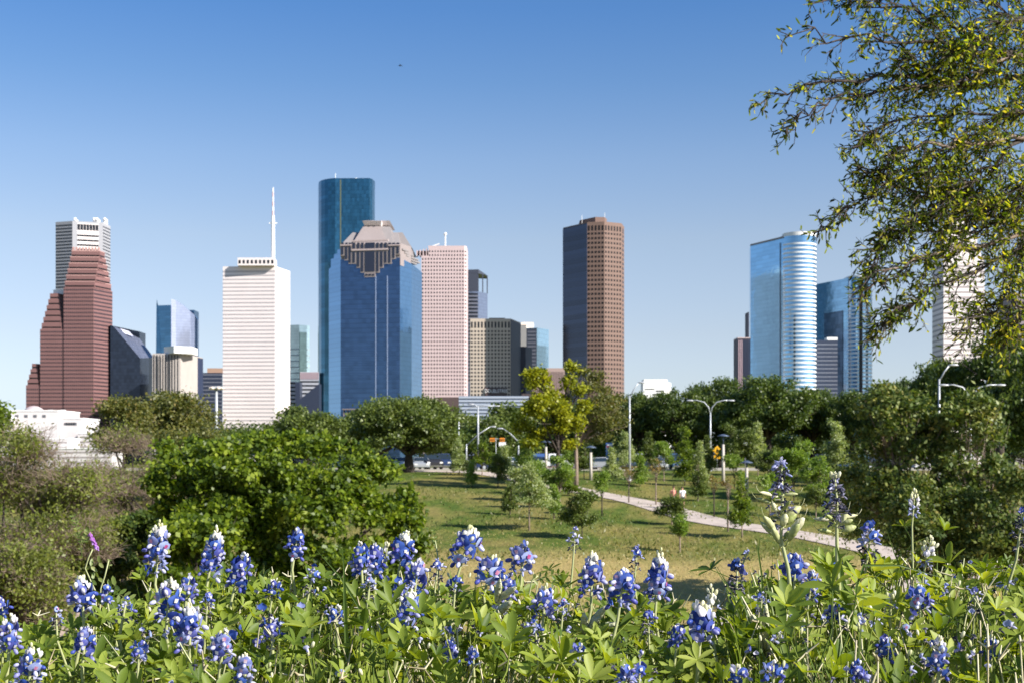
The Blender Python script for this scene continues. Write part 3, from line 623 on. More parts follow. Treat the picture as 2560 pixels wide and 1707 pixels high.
# --- round-ended banded towers
def arc(c,r,a0,a1,n): return [(c[0]+r*math.cos(math.radians(a0+(a1-a0)*i/n)), c[1]+r*math.sin(math.radians(a0+(a1-a0)*i/n))) for i in range(n+1)]
M_c1=glassmat('sky_blue_glass',(.22,.42,.62),.06,(3,4),.07,mirror=.8); M_c2=glassmat('dark_cyan_glass',(.24,.40,.54),.06,(3,4),.10,mirror=.8)
M_wb=mat('white_band',(.80,.80,.80),.5)
def round_tower(label,H,xl,yl,xc0,yc0,xr,bandtop,sp,tint):
    Dl=F*H/(HZ-yl); Dc=F*H/(HZ-yc0); A=(X(xl,Dl),Dl); B=(X(xc0,Dc),Dc)
    r=(X(xr,Dc)-X(xc0,Dc))/2*1.02; c=(B[0]+r*.98,B[1]+r*.30)
    A_=arc(c,r,195,360,22); A_=[p for p in A_ if p[0]>=B[0]-1]
    curve=A_+[(c[0]+r,c[1]+14)]
    P=[A]+curve; q=P+[(A[0]+4,Dl+30)]
    b=bld(label,B); body(b,q,ZB,H,tint,'glass_wall')
    zs=[zof(bandtop,Dc)-k*sp*Dc/F for k in range(int((1010-bandtop)/sp))]
    for z in zs:
        m=MB()
        q2=[(c[0]+(p[0]-c[0])*1.022,c[1]+(p[1]-c[1])*1.022) for p in curve]
        for i in range(len(curve)-1):
            a,d,e,f=curve[i],curve[i+1],q2[i+1],q2[i]
            m.prism([f,e,d,a],z-1.7,z)
        m.build('white_band',M_wb,b)
    return b,A,B,c,r,q,curve
b,A,B,c,r,q,cv=round_tower('tall glass tower with a rounded end ringed by white bands, right of centre',210,1876,613,1958,593,2041,611,10.9,M_c1)
m=MB(); m.prism([(c[0]+(p[0]-c[0])*1.01,c[1]+(p[1]-c[1])*1.01) for p in cv]+[(B[0]+2,c[1]+14)],210,213.5); m.build('white_roof_rim',M_roofw,b)
m=MB(); m.slab(A,B,209,210.6,.3,1); m.build('parapet',M_gpd,b)
m=MB(); t=lambda f:(A[0]+(B[0]-A[0])*f,A[1]+(B[1]-A[1])*f); m.slab(t(.9),t(.915),ZB,205,.2); m.build('corner_seam',M_nv,b)
m=MB(); m.prism([(c[0]+(p[0]-c[0])*1.006,c[1]+(p[1]-c[1])*1.006) for p in cv[-5:-2]]+[c],ZB,200); m.build('dark_bay',M_win,b)
b,A,B,c,r,q,cv=round_tower('shorter glass tower with a rounded banded end just right of the taller round one',183,2036,712,2120,695,2181,728,9.6,M_c2)
m=MB(); m.prism([(c[0]+(p[0]-c[0])*1.02,c[1]+(p[1]-c[1])*1.02) for p in cv]+[(B[0],c[1]+14)],183,184.6); m.build('white_roof_rim',M_roofw,b)
m=MB(); m.prism([(c[0]+(p[0]-c[0])*1.03,c[1]+(p[1]-c[1])*1.03) for p in cv[8:11]]+[c],ZB,182); m.build('dark_bay',M_win,b)
m=MB(); t=lambda f:(A[0]+(B[0]-A[0])*f,A[1]+(B[1]-A[1])*f); m.slab(t(.3),t(.85),60,150,.2); o=m.build('painted_reflection',glassmat('reflection_tint_glass',(.10,.15,.22),.1,(3,4),.25,mirror=.6),b)  # darker patch of glass standing in for a reflection of dark buildings
D1=1300; b=bld('dark banded block with a white rooftop box between the two round-ended towers',(X(2066,D1),D1),'office_block'); q=[(X(2041.5,D1),D1),(X(2094,D1),D1)]
body(b,close(q,20),ZB,zof(850,D1),M_nv); rows(b,[tuple(q)],[zof(862+k*10,D1) for k in range(15)],.9,[(1,1)],mat('grey_spandrel',(.17,.18,.22),.6),name='spandrel_band')
m=MB(); m.box(X(2068,D1),X(2094,D1),D1,D1+12,zof(850,D1),zof(843,D1)); m.build('roof_plant',M_roofw,b)
# --- white pointed tower behind the overhanging oak
D1=1300; P=[(X(2341,D1*1.02),D1*1.03),(X(2359,D1),D1),(X(2463,D1),D1+2)]; b=bld('white banded tower with a stepped pointed top seen through the overhanging oak leaves',P[1])
body(b,close(P,None),ZB,zof(640,D1),M_white); rows(b,segs(P),[zof(668+k*13,D1) for k in range(26)],1.9,[(14,.9),(1,.97)],mat('mauve_grey_band',(.36,.31,.31),.5))
for (x0,x1,y0,y1) in ((2362,2456,612,640),(2368,2448,588,612),(2376,2436,565,588),(2384,2428,545,565),(2394,2418,537,545)):
    m=MB(); m.box(X(x0,D1),X(x1,D1),D1+4+(x0-2362)*.3,D1+38-(x0-2362)*.3,zof(y1,D1),zof(y0,D1)); m.build('spire_step',M_white,b)
D1=900; b=bld('grey slab building cut off by the right edge of the picture',(X(2560,D1),D1),'office_block'); m=MB(); m.box(X(2537,D1),X(2640,D1),D1,D1+30,ZB,zof(732,D1)); m.build('wall',mat('mauve_grey_wall',(.26,.22,.23),.7),b)
for k in range(16):
    m=MB(); m.box(X(2545,D1),X(2640,D1),D1-.2,D1,zof(760+k*14,D1),zof(755+k*14,D1)); m.build('window_band',M_win,b)
# --- white hall complex at left
D1=600; b=bld('low white hall complex with flat roofs and blank walls behind the bare-twigged tree',(X(90,D1),D1),'hall')
for i,(x0,x1,y,dd,dp) in enumerate(((4,145,1027,0,30),(-60,40,1045,-6,20),(143,200,1046,3,25),(198,276,1084,-2,20),(60,210,1098,-20,14),(-80,330,1122,-30,20))):
    m=MB(); m.box(X(x0,D1),X(x1,D1),D1+dd,D1+dd+dp,ZB,zof(y,D1)); o=m.build('wall_block',mat('hall_white',(.60,.56,.54),.8,noise=.04,nscale=.2),b)
    m=MB(); m.box(X(x0,D1)-.3,X(x1,D1)+.3,D1+dd-.3,D1+dd+dp+.3,zof(y,D1),zof(y,D1)+.5); m.build('roof_edge',M_roofw,o)
    if i in (0,2):
        for k in range(5):
            m=MB(); a=X(x0,D1)+2+k*(X(x1,D1)-X(x0,D1)-5)/5; m.box(a,a+1.6,D1+dd-.1,D1+dd,zof(y+16,D1),zof(y+9,D1)); m.build('window',mat('hall_window',(.12,.12,.13),.3),o)
    if i>=3:
        for k in range(3):
            m=MB(); m.box(X(x0,D1)+1,X(x1,D1)-1,D1+dd-.08,D1+dd,zof(y+10+k*12,D1),zof(y+6+k*12,D1)); m.build('deck_opening',mat('deck_shade',(.3,.27,.26),.8),o)
m=MB(); m.ball((X(35,D1),D1+25,zof(1032,D1)),5.2,5.2,4.3,16,8); m.build('dome',mat('grey_pink_dome',(.45,.38,.38),.7),b,True)
for px in (70,110,141):
    m=MB(); m.box(X(px,D1)-.8,X(px,D1)+.8,D1+8,D1+10,zof(1027,D1),zof(1022,D1)); m.build('roof_vent',M_roofw,b)
D1=95; 
flush_rows()
# ------------------------------------------------------------------ trees
def crown_data(lobes, nleaf, size, seed, clump=.5, asp=.6, shell=.55, kind='diamond', per=14, sub=5):
    r=np.random.default_rng(seed); lobes=np.array(lobes)
    if sub:
        nl=len(lobes); dd=unit(r.normal(size=(nl*sub,3))); dd[:,2]=np.where(dd[:,2]<-.5,-dd[:,2],dd[:,2]); base=np.repeat(lobes,sub,0); k=(.34+.26*r.random((nl*sub,1)))
        lobes=np.concatenate([base[:,:3]+dd*base[:,3:6]*(.45+.45*r.random((nl*sub,1))),base[:,3:6]*k],1)
    wgt=(lobes[:,3]*lobes[:,4]+lobes[:,3]*lobes[:,5]); wgt=wgt/wgt.sum()
    nc=max(4,nleaf//per); li=r.choice(len(lobes),nc,p=wgt); d=unit(r.normal(size=(nc,3))); d[:,2]=np.where(d[:,2]<-.45,-d[:,2],d[:,2])
    rad=shell+(1-shell)*r.random(nc)**.6
    rad=rad*(1+.12*r.normal(size=nc))
    C=lobes[li,:3]+d*lobes[li,3:6]*rad[:,None]
    P=np.repeat(C,per,0)+r.normal(size=(nc*per,3))*clump*np.array([1,1,.62]); dr=np.repeat(d,per,0)
    N=unit(dr*.55+np.array([0,0,.55])+r.normal(size=P.shape)*.65); D=unit(r.normal(size=P.shape)+dr*.4-np.array([0,0,.25]))
    ct=np.repeat(r.random(nc),per); tint=np.clip(.65*ct+.35*r.random(len(P)),0,1)
    L=size*(.65+.7*r.random(len(P)))
    return leaves(P,D,N,L,L*asp,kind,tint)
def make_lobes(h, cb, wd, n, seed, flat=.7, top=1.0, shape='round', ls=1.0):
    r=np.random.default_rng(seed); out=[]
    for i in range(n):
        f=(i+.5)/n
        if shape=='cone':
            z=cb+(h-cb)*f*.92; rr=wd*.5*(1-f)**.8; a=r.random()*6.28; q=rr*.5*r.random()
            out.append((math.cos(a)*q,math.sin(a)*q,z,max(rr*.75,.12*wd),max(rr*.75,.12*wd),(h-cb)/n*1.5)); continue
        a=i*2.4+r.random()*.8; u=r.random()
        z=cb+(h-cb)*(.22+.60*u); prof=math.sqrt(max(0,1-((u-.35)/.78)**2)); q=wd*.5*.66*prof*math.sqrt(r.random()*.8+.2)
        s=wd*(.15+.10*r.random())*(1.5 if n<8 else 1.0)*ls
        out.append((math.cos(a)*q,math.sin(a)*q,z,s,s,min(s*flat,(h-cb)*.3)))
    # fit to the wanted height
    zt=max(o[2]+o[5] for o in out); k=h/zt
    return [(o[0],o[1],o[2]*k if o[2]*k>cb*.9 else o[2],o[3],o[4],o[5]) for o in out]
def trunk_mesh(h, cb, lobes, rad, seed, limbs=7, m_=None, lean=(0,0), name='trunk', forks=True):
    r=random.Random(seed); mb=MB(); top=Vector((lean[0],lean[1],cb+ (h-cb)*.35))
    pts=[Vector((0,0,-.4)),Vector((lean[0]*.2+r.uniform(-.1,.1)*rad*3,lean[1]*.2,cb*.45)),Vector((lean[0]*.5,lean[1]*.5,cb)),top]
    mb.tube(pts,[rad*1.35,rad,rad*.8,rad*.35],8)
    for i in range(min(limbs,len(lobes))):
        l=lobes[int(i*len(lobes)/limbs)]; t=.35+.5*r.random(); s=pts[1].lerp(pts[3],t); e=Vector(l[:3]); mid=s.lerp(e,.5)+Vector((r.uniform(-1,1),r.uniform(-1,1),r.uniform(-.2,1)))*.08*(e-s).length
        mb.tube([s,mid,e],[rad*.5,rad*.3,rad*.08],5)
        if forks:
            for k in range(4):
                e2=e+Vector((r.gauss(0,1)*l[3],r.gauss(0,1)*l[4],r.gauss(.3,.6)*l[5]))*.75; mb.tube([mid.lerp(e,r.random()*.8),mid.lerp(e2,.6),e2],[rad*.2,rad*.12,rad*.03],4)
    return mb
def tree(name,label,px,D,top,wpx,leafm,nleaf,size,seed,cb=.3,nl=14,rad=None,group=None,shape='round',clump=None,asp=.6,barkm=None,base=None,depth=None,flat=.7,limbs=7,kind='diamond',shell=.55,data=None,rot=0,dx=0,per=14,ls=1.0):
    gz=ground(D,X(px,D)) if base is None else base
    h=zof(top,D)-gz; wd=wpx*D/F
    root=empty(name,(X(px,D),D,gz),label,'tree',group,rz=rot)
    rad=rad or h*.028
    lobes=make_lobes(h,h*cb,wd,nl,seed,flat,shape=shape,ls=ls)
    if data: lobes=[((a-px)*D/F,dy,(HZ-b_)*D/F-gz,r1*D/F,r1*D/F*.9,r2*D/F) for a,b_,dy,r1,r2 in data]
    o=trunk_mesh(h,h*cb,lobes,rad,seed,limbs).build('trunk',barkm or M_bark,root,True)
    v,q,t=crown_data(lobes,nleaf,size,seed+1,clump or wd*.03,asp,kind=kind,shell=shell,per=per)
    me=qmesh('crown',v,q,leafm,t); link('crown',me,root)
    return root
def copy_tree(root,px,D,top,label,rot,wk=1.0,base=None):
    gz=ground(D,X(px,D)) if base is None else base
    c=root.copy(); COL.objects.link(c); c.location=(X(px,D),D,gz); c.rotation_euler=(0,0,rot)
    h0=root['h0']; k=(zof(top,D)-gz)/h0; c.scale=(k*wk,k*wk,k); c['label']=label
    for ch in root.children: d=ch.copy(); COL.objects.link(d); d.parent=c
    return c
L_oak=leafmat('oak_leaf',[(.032,.052,.012),(.070,.098,.021),(.12,.155,.030),(.18,.21,.05)],.25)
L_oakd=leafmat('dark_oak_leaf',[(.024,.044,.010),(.064,.10,.018),(.145,.18,.032)],.24)
L_br=leafmat('bright_leaf',[(.022,.045,.006),(.065,.105,.010),(.145,.20,.014),(.30,.34,.035)],.34)
L_yg=leafmat('yellow_green_leaf',[(.12,.15,.01),(.22,.25,.015),(.34,.34,.02),(.16,.2,.015)],.4,tcol=(1.7,1.6,.5))
L_ol=leafmat('olive_leaf',[(.045,.06,.018),(.09,.10,.025),(.15,.155,.04),(.20,.15,.04)],.3)
L_sp=leafmat('spring_leaf',[(.07,.12,.02),(.13,.20,.03),(.20,.27,.05),(.30,.34,.12)],.4)
L_pale=leafmat('pale_leaf',[(.12,.16,.05),(.20,.25,.09),(.34,.37,.18),(.42,.44,.26)],.35)
L_mag=leafmat('glossy_leaf',[(.018,.036,.008),(.045,.08,.014),(.09,.125,.025),(.19,.22,.06),(.26,.20,.04)],.2,rough=.5,spec=.3)
L_rust=leafmat('rusty_leaf',[(.12,.10,.03),(.20,.16,.04),(.25,.15,.05)],.3)
# --- big round green tree
T1=tree('broadleaf_tree','big round bright green broadleaf tree rising behind the left half of the bluebonnets',742,43,1098,660,L_br,72000,.165,11,cb=.05,nl=46,group=None,clump=.15,asp=.75,flat=.9,shell=.6,rad=.22,limbs=16,per=22,data=[(430,1175,0,48,44),(490,1140,1,52,40),(560,1130,-.5,56,40),(640,1125,.5,60,42),(720,1125,1,56,38),(800,1140,0,60,42),(880,1160,.5,52,42),(940,1200,0,50,44),(985,1260,.6,50,48),(1010,1335,0,48,50),(1000,1410,.4,44,44),(420,1225,-.8,36,34),
  (470,1215,-1.2,54,44),(550,1205,-1.8,56,44),(630,1200,-2.2,56,46),(715,1195,-2,56,46),(800,1210,-2.2,58,48),(880,1230,-1.6,54,46),(940,1290,-1.5,50,50),(450,1290,-1,52,42),(520,1285,-2,54,44),(600,1285,-2.6,48,42),(770,1280,-2.8,40,40),(850,1295,-2.6,58,52),(920,1370,-1.8,52,50),(480,1360,-1.5,56,44),(560,1360,-2.4,48,44),(800,1370,-2.8,50,46),(860,1400,-2.4,50,46),(940,1450,-1.2,46,44),(520,1440,-1.6,54,44),(600,1420,-2,40,36),(780,1450,-2.4,46,44),(860,1480,-2,46,40),(600,1210,1.5,70,50),(780,1230,1.6,70,54),(700,1300,1.5,60,44),(640,1480,-1.5,52,44),(560,1300,-2.2,56,50),(640,1340,-2.4,56,50),(700,1360,-2.2,54,50),(740,1420,-2,52,46),(520,1370,-2.2,50,44),(620,1420,-2.2,50,46),(700,1440,-1.8,50,46),(560,1480,-1.6,50,40),(640,1270,-1.5,52,46),(690,1245,-1.8,50,44),(600,1245,-1.0,50,44),(660,1310,-.5,54,46),(640,1230,.8,54,44),(700,1290,-2.2,40,40),(1030,1280,.4,26,26),(1045,1375,.3,22,26),(405,1130,.6,22,18),(430,1470,-.6,50,44),(500,1530,-1.2,56,44),(600,1520,-1.6,60,46),(700,1500,-.8,60,50),(790,1530,-1.6,58,44),(890,1540,-1.2,54,44),(970,1510,0,44,40),(700,1400,.8,60,50),(560,1450,1,60,50),(850,1440,1,60,50)])
T1b=tree('broadleaf_tree','lower bright green bushy tree at the left foot of the big round one',475,37,1300,270,L_br,13000,.18,12,cb=.05,nl=18,clump=.15,asp=.8,rad=.12,per=20,ls=.8)
tree('broadleaf_tree','dark green bushy tree at the right foot of the big round one',930,38,1375,300,L_br,14000,.17,14,cb=.05,nl=16,clump=.15,asp=.75,rad=.1,per=18,ls=.85)
tree('broadleaf_tree','shadowy dark green shrub between the twiggy trees and the big round tree',365,48,1285,180,L_oakd,9000,.18,15,cb=.03,nl=16,clump=.15,asp=.75,rad=.1,per=16)
tree('broadleaf_tree','low shadowy shrub behind the purple vetch flower',240,44,1340,260,L_oakd,10000,.17,16,cb=.03,nl=14,clump=.15,asp=.75,rad=.1,per=14)
# --- grey twiggy trees at left
def twiggy(label,px,D,top,wpx,seed,nleaf,ntw=2600,leafm=L_sp,trunks=3):
    gz=ground(D,X(px,D)); h=zof(top,D)-gz; wd=wpx*D/F; root=empty('twiggy_tree',(X(px,D),D,gz),label,'tree'); r=np.random.default_rng(seed); rr=random.Random(seed)
    lobes=make_lobes(h,h*.22,wd,22,seed,.75); mb=MB()
    for k in range(trunks):
        a=k*2.1+.6; e=Vector((math.cos(a)*wd*.12,math.sin(a)*wd*.12,h*.42)); mb.tube([(math.cos(a)*.15,math.sin(a)*.15,-.3),(math.cos(a)*.35,math.sin(a)*.35,h*.2),e],[.17,.14,.09],7)
        for l in lobes[k::trunks]:
            t=Vector(l[:3]); mid=e.lerp(t,.5)+Vector((rr.uniform(-.4,.4),rr.uniform(-.4,.4),.3)); mb.tube([e.lerp(Vector((0,0,h*.2)),rr.random()*.5),mid,t],[.08,.05,.02],5)
    mb.build('trunk',M_bark,root,True)
    la=np.array(lobes); li=r.integers(0,len(la),ntw); d=unit(r.normal(size=(ntw,3))); d[:,2]=np.abs(d[:,2])*1.0-.25
    A=la[li,:3]+d*la[li,3:6]*(r.random((ntw,1))*.7); B=A+unit(d+np.array([0,0,.35])+r.normal(size=(ntw,3))*.35)*(wd*.05+wd*.09*r.random((ntw,1)))
    parts=[stalks(A,B,.012,.004,r.normal(size=(ntw,3))*.08)]
    for q in range(3):
        t=.3+.7*r.random((ntw,1)); A2=A*(1-t)+B*t; B2=A2+unit((B-A)+r.normal(size=(ntw,3))*wd*.08)*(wd*.03+wd*.035*r.random((ntw,1))); parts.append(stalks(A2,B2,.007,.003,r.normal(size=(ntw,3))*.03))
    v,q,t=join(parts); link('twigs',qmesh('twigs',v,q,M_twig,t),root)
    v,q,t=crown_data(lobes,nleaf,.10,seed+3,.22,.6,shell=.3,per=10); link('crown',qmesh('crown',v,q,leafm,t),root)
    return root
L_tw=leafmat('young_olive_leaf',[(.06,.08,.02),(.12,.14,.03),(.18,.21,.04),(.25,.25,.06)],.35)
twiggy('greyish half-bare tree with fine twigs filling the left edge above the bluebonnets',105,40,1062,440,21,19000,2900,L_tw)
twiggy('half-bare grey-brown tree whose twigs show against the white hall complex',330,52,1062,300,22,7000,2900,L_tw,2)
twiggy('low half-bare tree with fresh green leaves and dark forked trunks at the left edge',60,34,1330,300,23,9000,1100,L_tw,3)
# --- oaks behind, left
tree('oak_tree','olive-green oak standing in front of the beige concrete block',430,125,985,240,L_ol,16000,.30,31,cb=.2,nl=20,clump=.5,asp=.7)
tree('oak_tree','brownish oak with thin foliage below the dark slanted-roof block',310,118,1002,170,L_ol,8000,.26,32,cb=.2,nl=14,clump=.5,asp=.7)
tree('oak_tree','dense olive oak left of the foot of the white antenna tower',480,110,1078,210,L_ol,9000,.26,33,cb=.15,nl=14,clump=.4,asp=.7)
tree('oak_tree','green leaves poking in at the left edge beside the white hall',-25,60,1020,100,L_br,5000,.2,34,cb=.3,nl=8,clump=.3)
# --- live oaks in the middle
O1=tree('live_oak','spreading live oak with a thick dark trunk beside the parked cars',1022,139,990,330,L_oak,30000,.30,41,cb=.10,nl=40,ls=.72,per=24,clump=.36,asp=.7,rad=.62,flat=.55,limbs=11,group='live oaks along the road')
O2=tree('live_oak','live oak right of the foot of the white antenna tower',770,148,1022,220,L_oak,15000,.32,42,cb=.2,nl=26,ls=.78,per=24,clump=.36,asp=.7,rad=.5,flat=.6,group='live oaks along the road')
O3=tree('live_oak','live oak below the blue crowned tower, left of the spreading one',880,150,1046,190,L_oak,14000,.32,43,cb=.2,nl=24,ls=.78,per=24,clump=.36,asp=.7,rad=.5,flat=.6,group='live oaks along the road')
for o in (O1,O2,O3): o['h0']=1.0
def h_of(D,top,px): return zof(top,D)-ground(D,X(px,D))
O1['h0']=h_of(139,990,1022); O2['h0']=h_of(148,1022,770); O3['h0']=h_of(150,1046,880)
copy_tree(O2,690,155,1066,'smaller live oak peeking over the big round tree, just below the white antenna tower',2.1)
copy_tree(O3,945,170,1012,'live oak partly hidden between the crowned tower foot and the spreading oak',1.2)
copy_tree(O2,1140,190,1040,'live oak in front of the brown low block, right of the spreading oak',4.1)
copy_tree(O2,1245,185,1050,'dark live oak beneath the striped parking deck',.7,.95)
copy_tree(O3,1310,200,1018,'live oak behind the left edge of the yellow-green tree',3.3)
D_oak=tree('live_oak','dark live oak forming the highest hump left of the banded round tower',1920,168,944,300,L_oakd,26000,.36,51,cb=.22,nl=38,ls=.72,per=24,clump=.42,asp=.7,rad=.6,flat=.6,limbs=10,group='dark live oaks behind the double street lamp')
D_oak['h0']=h_of(168,944,1920)
for i,(px,D,top,k,rot,lab) in enumerate(((1800,178,948,.8,1.0,'dark live oak directly behind the double-armed street lamp'),(1700,172,975,.75,2.2,'dark live oak just left of the double-armed street lamp'),
   (1600,176,985,.8,4.0,'dark live oak below the small white building'),(1530,185,990,.8,5.0,'dark live oak at the foot of the brown tower'),
   (2030,176,972,.8,3.0,'live oak below the gap between the two round-ended towers'),(2130,170,980,.8,.4,'live oak beneath the shorter round-ended tower'),
   (2280,164,950,.8,1.9,'tall dark oak left of the white pointed tower foot'),(2360,150,905,.7,2.7,'dark oak crossing the foot of the white pointed tower'),
   (2500,120,845,.72,3.7,'big dark oak rising at the right edge below the overhanging branches'),(2590,105,880,.7,5.4,'dark oak cut by the right edge, beside the big one'),
   (1420,190,1010,.8,.2,'dark oak behind the trunk of the yellow-green tree'),(2230,185,962,.8,4.6,'dark oak behind the two glossy-leaved trees'))):
    copy_tree(D_oak,px,D,top,lab,rot,k)
bush=tree('understorey_tree','dark shrubby tree filling the shade below the oaks, left of the double lamp',1640,180,1060,420,L_oakd,14000,.36,56,cb=.02,nl=22,clump=.6,asp=.7,group='shade trees under the oaks'); bush['h0']=h_of(180,1060,1640)
for i,(px,lab) in enumerate(((1980,'dark shrubby tree below the oaks under the round towers'),(2300,'dark shrubby tree below the oaks at the right'),(1180,'dark shrubby tree behind the parked cars in the middle'),(780,'dark shrubby tree low behind the big round tree'),(1400,'dark shrubby tree behind the yellow-green tree base'),(2560,'dark shrubby tree at the right edge behind the glossy trees'),(560,'dark shrubby tree low under the white antenna tower'))):
    copy_tree(bush,px,186+i,1062,lab,i*.9)
# --- yellow-green tree
Y=tree('pecan_tree','yellow-green spring tree in front of the ribbed pink block, tallest tree near the middle',1395,118,922,175,L_yg,13000,.27,61,cb=.32,nl=19,clump=.26,asp=.8,rad=.22,barkm=M_bark,shell=.4,per=20,limbs=16,data=[(1335,935,0,26,22),(1352,965,.5,22,22),(1330,965,-.5,14,12),(1370,1000,0,26,26),(1340,1030,-1,34,30),(1310,1070,.5,24,18),(1385,1045,-1,38,34),(1415,1080,0,34,28),(1360,1085,0,34,24),(1400,1010,1,24,24),(1437,925,1,15,22),(1425,960,1,16,18),(1450,975,.6,14,14),(1460,1020,1,18,20),(1300,1045,.6,14,12),(1440,1060,0,20,18),(1330,1110,0,20,12),(1425,1115,.5,22,14)])
Y2=tree('elm_tree','sparse brownish-olive tree with bare pale limbs, right of the yellow-green tree',1440,122,930,170,L_ol,6500,.22,62,cb=.35,nl=20,clump=.35,asp=.7,rad=.18,barkm=M_barkp,shell=.3,limbs=20,per=9,data=[(1450,940,0,20,20),(1480,955,1,22,22),(1470,985,0,26,24),(1505,985,1,24,22),(1520,1015,0,30,24),(1490,1030,-1,30,26),(1540,1040,.6,22,18),(1515,1060,0,30,20),(1550,1065,1,20,16),(1480,1070,0,26,20),(1460,1095,1,22,16),(1510,1095,0,24,14),(1435,985,1,14,16),(1495,945,1,14,14),(1545,1000,1,16,14)])
# --- glossy trees at right
def h2(D,top,px): return h_of(D,top,px)
G1=tree('magnolia_tree','glossy-leaved tree with bare pinkish limbs, left of the pair at the right side',2255,62,962,330,L_mag,15000,.22,71,cb=.12,nl=40,clump=.2,asp=.6,rad=.10,barkm=M_barkp,limbs=26,flat=.9,shell=.5,per=13,ls=.72)
G2=tree('magnolia_tree','glossy-leaved tree with whitish trunk, right one of the pair at the right side',2440,60,985,270,L_mag,12500,.22,72,cb=.12,nl=36,clump=.2,asp=.6,rad=.10,barkm=M_barkp,limbs=24,flat=.9,shell=.5,per=13,ls=.75)
tree('magnolia_tree','lower glossy bush in the gap between the two glossy trees',2335,58,1190,300,L_mag,16000,.18,73,cb=.03,nl=20,clump=.2,asp=.6,rad=.08,barkm=M_barkp,flat=.9)
tree('magnolia_tree','low glossy bush cut by the right edge below the glossy tree pair',2530,56,1170,230,L_mag,12000,.18,76,cb=.03,nl=16,clump=.2,asp=.6,rad=.08,barkm=M_barkp,flat=.9)
tree('magnolia_tree','small glossy tree left of the pair, behind the withered lupine',2160,66,1150,190,L_mag,10000,.17,74,cb=.1,nl=10,clump=.2,asp=.6,rad=.08,barkm=M_barkp,flat=.9)
